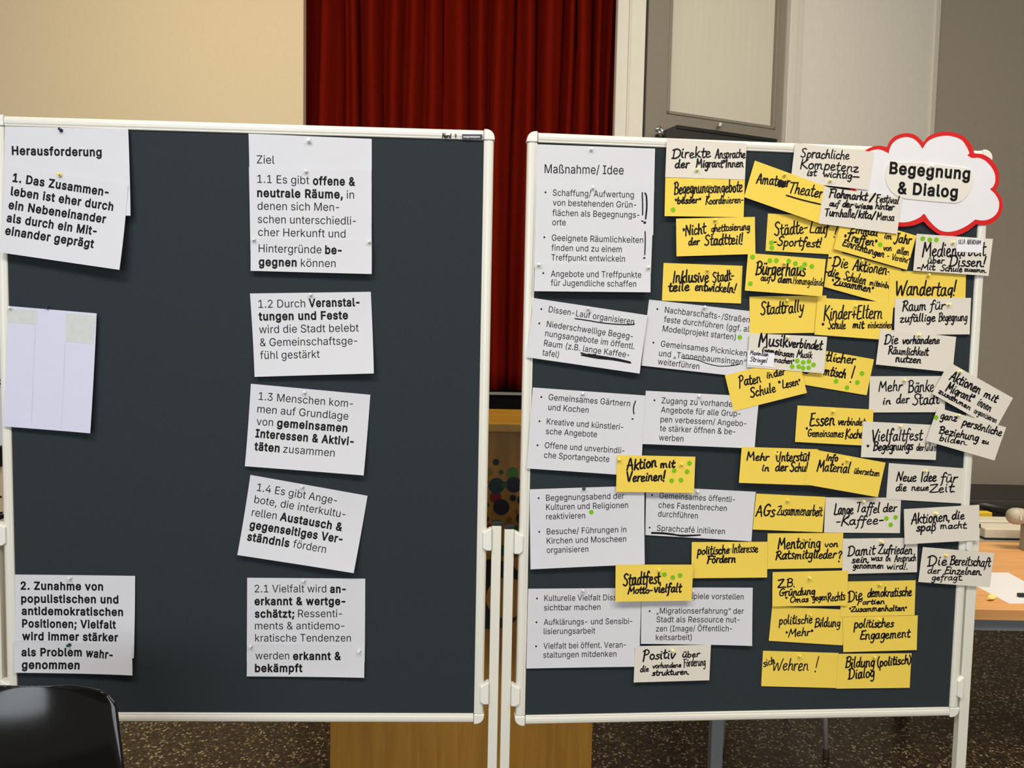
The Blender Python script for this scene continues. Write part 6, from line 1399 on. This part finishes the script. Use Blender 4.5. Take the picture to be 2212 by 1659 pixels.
# ------------------------------------------------------------------ handwritten cards
# zoom key, colour, corners, pen width, reading, words "text|x0 y0 x1 y1 cap", pins, dots, strokes
CARDS = [
 ('B', 'w', (585, 208, 1312, 292, 1257, 640, 543, 563), .0036, 'Sprachliche Kompetenz ist wichtig', 'Sprachliche|635 340 1080 360 80;Kompetenz|630 440 1165 475 85;ist|690 508 775 512 60;wichtig—|840 518 1172 545 60', '900 553 i', '', ''),
 ('B', 'y', (335, 856, 1040, 890, 1015, 1236, 312, 1200), .0040, 'Städte-Lauf und Sportfest', 'Städte-|395 1062 700 1030 110;Lauf|715 1035 890 1040 100;!|935 1068 960 1072 95;-Sportfest!|380 1150 825 1165 80', '690 910 y', '366 1125,370 1172', ''),
 ('B', 'y', (215, 370, 905, 620, 800, 945, 115, 705), .0040, 'Amateur Theater', 'Amateur|225 577 530 612 90;Theater|520 660 830 715 100', '480 503 y', '', '.0040:505 690,640 730,815 772;.010:440 600,460 570,480 600;.010:450 560,470 605,488 575'),
 ('D', 'y', (985, 165, 1645, 350, 1595, 693, 935, 508), .0042, 'Die Aktionen der Schulen zusammen', '-|965 275 992 281 95;Die|1010 320 1150 340 95;Aktionen-|1195 350 1540 405 95;-die|935 400 1060 425 78;Schulen|1110 445 1310 490 80;miteinbe|1350 490 1540 525 52;„Zusammen“|1000 485 1378 560 65', '1275 272 y', '', ''),
 ('B', 'y', (1025, 867, 1700, 1060, 1612, 1375, 937, 1182), .0042, 'Einmal im Jahr Treffen der Einrichtungen', 'Einmal|1085 1030 1340 1062 65;im|1400 1085 1470 1092 55;Jahr|1490 1115 1645 1140 80;„Treffen“|1025 1100 1325 1158 75;von|1395 1195 1470 1200 50;allen|1515 1220 1625 1242 60;Einrichtungen|1015 1150 1395 1262 62;-|1425 1265 1445 1268 50;Vereine“|1470 1280 1628 1312 60', '', '1365 1142', ''),
 ('B', 'w', (848, 610, 1565, 710, 1523, 1045, 802, 948), .0056, 'Flohmarkt und Festival auf der Wiese', 'Flohmarkt|895 705 1240 735 68;/|1268 742 1298 748 70;Festival|1325 745 1532 770 65;auf|897 785 985 795 55;der|1015 795 1110 805 60;wiese|1135 808 1295 815 50;hinter|1318 812 1490 828 58;Turnhalle/|855 878 1150 895 68;kita/|1160 895 1310 908 68;Mensa|1330 910 1492 922 66', '1140 757 c', '', ''),
 ('A', 'y', (1350, 527, 2080, 545, 2068, 890, 1342, 880), .0042, 'Begegnungsangebote besser koordinieren', 'Begegnungsangebote|1430 678 2055 655 105;„besser“|1435 765 1672 758 62;Koordinieren-|1718 772 2065 757 66', '1757 597 y', '1420 822', ''),
 ('A', 'w', (1363, 168, 2097, 212, 2080, 545, 1348, 523), .0040, 'Direkte Ansprache der Migrant*innen', 'Direkte|1410 350 1765 340 88;Ansprache|1805 348 2082 345 82;der|1435 437 1565 437 75;Migrant*Innen|1630 432 2065 432 72', '1637 457 i', '', ''),
 ('A', 'y', (1448, 903, 2172, 887, 2177, 1228, 1452, 1250), .0042, 'Nicht Ghettosierung der Stadtteil', '“Nicht|1508 1060 1720 1040 92;ghettosierung|1768 1025 2125 1005 66;der|1560 1145 1662 1142 62;Stadtteil!|1708 1148 2062 1135 92', '1800 913 y', '', ''),
 ('A', 'y', (1333, 1310, 2058, 1337, 2044, 1683, 1318, 1656), .0046, 'Inklusive Stadtteile entwickeln', 'Inklusive|1415 1492 1745 1485 105;Stadt-|1785 1490 1982 1465 95;teile|1375 1570 1568 1565 84;entwickeln!|1618 1565 1992 1582 80', '1730 1373 y', '', ''),
 ('E', 'y', (975, -71, 1678, -31, 1672, 300, 968, 272), .0046, 'Wandertag', 'Wandertag!|1022 162 1580 162 130', '1322 -23 y', '', ''),
 ('C', 'w', (1225, 1042, 1926, 1090, 1885, 1430, 1193, 1382), .0042, 'Medienarbeit über Dissen', 'Medienarbeit|1272 1250 1855 1245 118;über|1322 1314 1475 1312 54;Dissen!|1520 1340 1852 1345 88;-Mit|1225 1374 1390 1374 50;Schule|1442 1384 1642 1392 54;zusamm.|1660 1385 1865 1400 38', '1553 1122 i', '1280 1087,1345 1098,1405 1098', ''),
 ('E', 'w', (1028, 188, 1725, 185, 1712, 520, 1018, 525), .0038, 'Raum für zufällige Begegnung', 'Raum|1090 302 1312 300 92;für|1348 292 1482 288 75;zufällige|1068 408 1395 398 72;Begegnung|1425 400 1688 395 76', '1510 243 i', '', ''),
 ('D', 'y', (250, 598, 957, 588, 955, 930, 255, 940), .0042, 'Stadtrally', 'Stadtrally|352 765 748 738 112', '590 633 y', '', ''),
 ('D', 'y', (237, 198, 952, 255, 917, 597, 208, 543), .0046, 'Bürgerhaus auf dem Homangelände', 'Bürgerhaus|305 395 760 410 122;auf|352 450 442 455 62;dem|508 470 640 475 66;Homangelände|648 480 928 500 66', '565 290 y', '278 235,437 268,497 268,610 273,672 295,725 337,758 302,822 322,258 480', ''),
 ('D', 'y', (876, 608, 1575, 655, 1548, 1000, 848, 948), .0040, 'Kinder und Eltern mit Schule einbeziehen', 'Kinder+Eltern|930 805 1468 800 118;„|905 885 930 887 66;Schule|970 895 1132 895 80;mit|1195 885 1298 890 62;einbeziehen|1335 885 1562 890 60', '1222 683 y', '', ''),
 ('E', 'w', (892, 470, 1588, 543, 1555, 870, 850, 797), .0040, 'Die vorhandene Räumlichkeit nutzen', 'Die|925 612 1050 610 88;vorhandene|1092 605 1432 605 68;Räumlichkeit|962 700 1328 715 68;nutzen|1028 772 1262 785 62', '1238 525 i', '', ''),
 ('D', 'y', (700, 1053, 1395, 1175, 1327, 1505, 632, 1388), .0042, 'tlicher mtisch with four green dots', 'tlicher|945 1190 1218 1215 80;mtisch|928 1312 1128 1350 82;!|1165 1385 1200 1390 135', '1043 1147 y', '1283 1305,1045 1375,1242 1387,1145 1435', '.0042:738 1285,768 1303,800 1288'),
 ('D', 'y', (25, 1322, 698, 1153, 778, 1483, 105, 1652), .0038, 'Paten in der Schule Lesen', 'Paten|155 1425 358 1385 90;in|408 1352 465 1340 58;der|475 1335 582 1312 70;Schule|262 1528 492 1472 84;„|518 1420 540 1415 60;Lesen“|555 1442 718 1408 72', '425 1280 y', '', ''),
 ('D', 'w', (253, 935, 965, 968, 935, 1305, 228, 1245), .0046, 'Musik verbindet with green dots', 'Musik|330 1058 600 1058 108;verbindet|605 1058 912 1088 80;Gemeinsam|362 1112 658 1158 56;Musik|682 1152 822 1165 64;machen“|470 1200 655 1218 50', '592 972 i', '688 1190,743 1203,795 1195,838 1225,642 1242,702 1242,742 1255,793 1252', ''),
 ('E', 'w', (797, 905, 1495, 903, 1483, 1235, 785, 1238), .0038, 'Mehr Bänke in der Stadt', 'Mehr|872 1042 1085 1040 92;Bänke|1145 1055 1382 1045 102;in|910 1165 985 1160 62;der|1035 1155 1155 1150 78;Stadt|1185 1168 1428 1155 98', '1107 937 i', '', ''),
 ('E', 'w', (1525, 775, 2110, 1105, 1950, 1395, 1365, 1065), .0044, 'Aktionen mit Migrant*innen zusammen organisieren', 'Aktionen|1520 935 1798 1065 88;mit|1835 1090 1952 1145 66;Migrant*|1488 1035 1735 1145 78;innen|1775 1165 1898 1228 70;zusammen|1420 1055 1712 1215 42;organisieren|1745 1240 1952 1335 52', '1613 860 i', '', ''),
 ('G', 'y', (130, 67, 828, 105, 815, 440, 107, 402), .0042, 'Essen verbindet und gemeinsames Kochen', 'Essen|238 258 468 245 118;verbindet|500 245 745 252 66;„|198 310 218 312 60;Gemeinsames|222 352 548 360 70;Kochen|568 368 768 365 80', '452 118 y', '', ''),
 ('G', 'w', (733, 213, 1420, 248, 1400, 568, 712, 542), .0040, 'Vielfaltfest und Begegnungs der Kulturen', 'Vielfaltfest|808 398 1272 385 102;„|762 468 785 468 60;Begegnungs|825 482 1188 475 76;der|1220 480 1292 478 58;Kulturen|1298 485 1408 482 72', '1072 252 i', '', ''),
 ('G', 'w', (1418, 87, 2048, 268, 1940, 573, 1310, 392), .0040, 'ganz persönliche Beziehung zu bilden', 'ganz|1438 190 1590 215 66;persönliche|1640 245 1998 350 70;Beziehung|1428 320 1788 398 66;zu|1820 408 1882 425 40;bilden.|1428 390 1690 430 52', '1600 155 i', '1403 178', ''),
 ('F', 'y', (180, 447, 880, 470, 850, 803, 153, 778), .0040, 'Mehr Unterstützung in der Schule', 'Mehr|222 570 425 572 70;Unterstüt|492 582 805 575 82;in|362 668 428 668 62;der|485 668 602 665 75;Schule|622 672 820 670 80', '497 510 y', '', ''),
 ('F', 'y', (820, 467, 1500, 593, 1430, 910, 750, 790), .0040, 'Info Material übersetzen', 'Info|952 572 1060 578 60;Material|868 665 1165 690 92;übersetzen|1208 690 1442 718 58', '1145 565 y', '', ''),
 ('F', 'w', (950, 912, 1643, 915, 1632, 1240, 935, 1235), .0038, 'Lange Tafel der Kaffee', 'Lange|1025 1070 1202 1065 96;Taffel|1225 1045 1442 1055 88;der|1475 1045 1602 1040 78;-Kaffee-|1040 1168 1478 1155 84', '1292 945 i', '1507 1105,1592 1095,1547 1163', ''),
 ('G', 'w', (970, 597, 1665, 645, 1640, 968, 945, 928), .0040, 'Neue Idee für die neue Zeit', 'Neue|1035 762 1218 765 80;Idee|1260 765 1402 765 84;für|1445 770 1592 772 80;die|1030 852 1128 852 68;neue|1175 848 1332 848 56;Zeit.|1340 865 1582 862 78', '1297 665 i', '', ''),
 ('F', 'y', (313, 877, 950, 908, 920, 1232, 280, 1207), .0042, 'AGs Zusammenarbeit', 'AGs|305 1082 478 1088 105;Zusammenarbeit|500 1072 915 1085 92', '597 935 y', '', ''),
 ('F', 'y', (417, 1243, 1112, 1238, 1105, 1560, 412, 1570), .0042, 'Mentoring von Ratsmitglieder', 'Mentoring|508 1385 900 1375 100;von|940 1366 1062 1366 56;Ratsmitglieder|488 1478 1042 1470 80;?|1058 1500 1090 1500 92', '752 1282 y', '', ''),
 ('K', 'w', (548, 270, 1235, 262, 1228, 578, 540, 595), .0038, 'Damit zufrieden sein was genommen wird', 'Damit|590 430 838 415 88;Zufrieden|868 408 1182 412 80;sein,|628 492 788 488 60;was|803 472 906 472 54;in|938 475 982 475 48;Anspruch|1020 482 1218 475 62;genommen|638 542 918 542 54;wird!.|950 552 1142 552 56', '893 292 i', '', ''),
 ('G', 'w', (1108, 1020, 1800, 980, 1802, 1305, 1115, 1343), .0042, 'Aktionen die Spaß macht', 'Aktionen,|1172 1158 1528 1125 92;die|1545 1115 1662 1110 74;spaß|1222 1220 1402 1215 74;macht.|1440 1200 1692 1195 58', '1395 1055 i', '', ''),
 ('K', 'w', (1282, 347, 1937, 402, 1898, 718, 1240, 668), .0038, 'Die Bereitschaft der Einzelnen gefragt', 'Die|1325 525 1502 510 88;Bereitschaft|1528 510 1898 528 82;der|1322 590 1442 592 58;Einzelnen.|1478 590 1822 605 62;gefragt.|1358 650 1648 652 52', '1487 418 y', '', ''),
 ('I', 'y', (460, 550, 1140, 583, 1105, 910, 428, 868), .0036, 'politische Bildung Mehr', 'politische|520 718 825 705 78;Bildung|848 740 1082 738 80;“Mehr“|578 830 832 818 72', '802 620 y', '', ''),
 ('I', 'y', (1092, 325, 1778, 312, 1767, 632, 1085, 648), .0042, 'Die demokratische Partien zusammenhalten', 'Die|1158 510 1288 485 94;demokratische|1332 465 1738 455 80;Partien|1240 532 1490 528 44;„Zusammenhalten“|1162 602 1692 590 50', '1435 345 y', '', ''),
 ('I', 'y', (463, 238, 1157, 222, 1147, 545, 460, 553), .0040, 'z.B. Gründung Omas gegen Rechts', 'Z.B.|508 380 668 372 78;Gründung|520 458 852 442 68;„|575 500 600 500 50;Omas|620 515 790 510 54;gegen|828 498 962 492 58;Rechts|968 508 1128 492 76', '798 283 y', '', ''),
 ('I', 'y', (1110, 650, 1797, 635, 1787, 953, 1112, 972), .0040, 'politisches Engagement', 'politisches|1208 748 1572 740 78;Engagement|1262 858 1722 835 80', '1438 667 y', '', ''),
 ('I', 'y', (375, 960, 1068, 980, 1050, 1302, 358, 1285), .0034, 'sich Wehren', 'sich|380 1108 485 1072 66;Wehren|455 1142 790 1140 112;!|846 1150 872 1150 142', '703 1000 y', '', ''),
 ('I', 'y', (1065, 988, 1740, 983, 1722, 1300, 1047, 1308), .0042, 'Bildung politisch Dialog', 'Bildung|1130 1115 1398 1105 92;(politisch)|1422 1105 1732 1075 78;Dialog|1158 1222 1398 1200 92', '1393 1008 y', '', ''),
 ('H', 'y', (1592, 855, 2287, 852, 2284, 1180, 1588, 1187), .0046, 'politische Interesse fördern', 'politische|1642 970 1935 960 76;Interesse|1962 955 2198 945 78;Fördern|1732 1045 1992 1040 70', '1937 893 y', '', ''),
 ('H', 'y', (905, 55, 1625, 70, 1612, 403, 897, 393), .0050, 'Aktion mit Vereinen', 'Aktion|992 195 1268 165 98;mit|1302 172 1432 168 66;Vereinen!|992 298 1345 290 86', '925 92 y left,1497 137 y right', '1570 130,1430 198,1548 207,1406 290,1492 285', ''),
 ('H', 'y', (893, 1062, 1607, 1062, 1590, 1393, 890, 1402), .0046, 'Stadtfest Motto Vielfalt', 'Stadtfest|962 1258 1302 1232 112;Motto-|1003 1330 1232 1320 62;vielfalt|1245 1318 1492 1312 80', '1292 1103 y', '1340 1153,1417 1180,1484 1160', ''),
 ('J', 'w', (1072, 705, 1768, 692, 1753, 1018, 1058, 1038), .0042, 'Positiv über die vorhandene Förderung', 'Positiv|1142 828 1438 815 82;über|1502 808 1662 802 58;die|1118 942 1196 934 54;vorhandene|1232 908 1492 897 46;Förderung|1518 895 1718 880 78;strukturen.|1228 974 1568 962 50', '1413 738 i', '', ''),
]
MINB = {'Aktionen die Spaß macht': .0140, 'Die Bereitschaft der Einzelnen gefragt': .0115}
SLIPS = {'Medienarbeit über Dissen': ('C', ((1592, 1085), (1835, 1095), (1825, 1218), (1585, 1207)), 'ULLA|1603 1135 1665 1136 38;ABENDHAM|1682 1138 1812 1140 38'),
         'Musik verbindet with green dots': ('D', ((235, 1095), (478, 1120), (470, 1248), (228, 1225)), 'Maximilian|252 1130 420 1148 40;Striegel|252 1192 408 1206 42')}
G('U', 66, '10 98,8 30,24 2,46 14,56 98')
G('C', 60, '56 84,36 100,10 70,10 26,34 0,58 14')
def words(it, mb, o, spec, w):
    for wd in spec.split(';'):
        t, n = wd.split('|')
        x0, y0, x1, y1, cap = map(float, n.split())
        put_hand(it, mb, t, zp_(o, x0, y0), zp_(o, x1, y1), cap / ORG[o][2], w * (0.86 if cap < 60 else 1.0))
for (o, col, c, w, what, spec, pins, dots, strokes) in CARDS:
    it = Item(BR, [zp_(o, c[0], c[1]), zp_(o, c[2], c[3]), zp_(o, c[4], c[5]), zp_(o, c[6], c[7])], base=MINB.get(what, .0016), curl=.0016, thick=.0005)
    ob = it.build('paper_card', M_ywl if col == 'y' else M_wht, 6, 4)
    cn = 'yellow' if col == 'y' else 'white'
    tag(ob, cn + ' card handwritten ' + what + ' on the right pinboard', 'card', cn + ' handwritten cards on the right pinboard')
    mb = MB()
    words(it, mb, o, spec, w)
    for s in [q for q in strokes.split(';') if q]:
        sw, pt = s.split(':')
        pl = [it.pix(*p) for p in strokes_of(o, pt)]
        ribbon(it, mb, smooth_line([tuple(p) for p in pl], 4), float(sw), .00032)
    mb.build('handwriting', M_ink, ob, it.org)
    for d in [q for q in dots.split(',') if q]:
        px, py = zp_(o, *map(float, d.split()))
        k = MB()
        disc(it, k, px, py, 0.0062, 0.0005)
        k.build('sticker_dot', M_dot, ob, it.org)
    if what in SLIPS:
        so, q, sp = SLIPS[what]
        uvs = [it.pix(*zp_(so, *p)) for p in q]
        vs = [it.at(p.x, p.y, .0012) for p in uvs] + [it.at(p.x, p.y, .0001) for p in uvs]
        sl = mesh_ob('name_slip', vs, [(3, 2, 1, 0), (4, 5, 6, 7), (0, 1, 5, 4), (1, 2, 6, 5), (2, 3, 7, 6), (3, 0, 4, 7)], M_slip, ob, it.org)
        fix_normals(sl)
        mb = MB()
        it.thick += .0011
        words(it, mb, so, sp, .0024)
        it.thick -= .0011
        mb.build('handwriting', M_ink, sl, it.org)
    for q in [q for q in pins.split(',') if q]:
        p = q.split()
        px, py = zp_(o, float(p[0]), float(p[1]))
        pin(it, px, py, p[2], ('%s of the two in' % p[3] if len(p) > 3 else 'through') + ' the card ' + what)

# ------------------------------------------------------------------ brand plate and marker note on the left frame
class RailIt:
    thick = 0.0
    def __init__(s, B): s.B = B
    def pix(s, px, py): return Vector(s.B.uv(px, py, .0072))
    def at(s, u, v, e=0.0): return s.B.P(u, v, .0072 + e)
ri = RailIt(BL)
q = [ri.pix(*zp_('N', *p)) for p in ((920, 238), (1612, 242), (1612, 404), (920, 398))]
vs = [ri.at(p.x, p.y, .0004) for p in q] + [ri.at(p.x, p.y, -.002) for p in q]
pl = mesh_ob('name_plate', vs, [(3, 2, 1, 0), (4, 5, 6, 7), (0, 1, 5, 4), (1, 2, 6, 5), (2, 3, 7, 6), (3, 0, 4, 7)], M_navy, railsL[0], roL)
fix_normals(pl)
mb = MB()
put_text(ri, mb, 'magnetoplan', zp_('N', 962, 350), zp_('N', 1530, 352), .0042, 1, .0006)
mb.build('lettering', M_plastic, railsL[0], roL)
mb = MB()
put_hand(ri, mb, 'Nord', zp_('N', 235, 358), zp_('N', 540, 362), 150 / 15.8, .0021)
put_hand(ri, mb, '2', zp_('N', 668, 345), zp_('N', 725, 345), 90 / 15.8, .0018)
mb.build('handwriting', M_ink, railsL[0], roL)
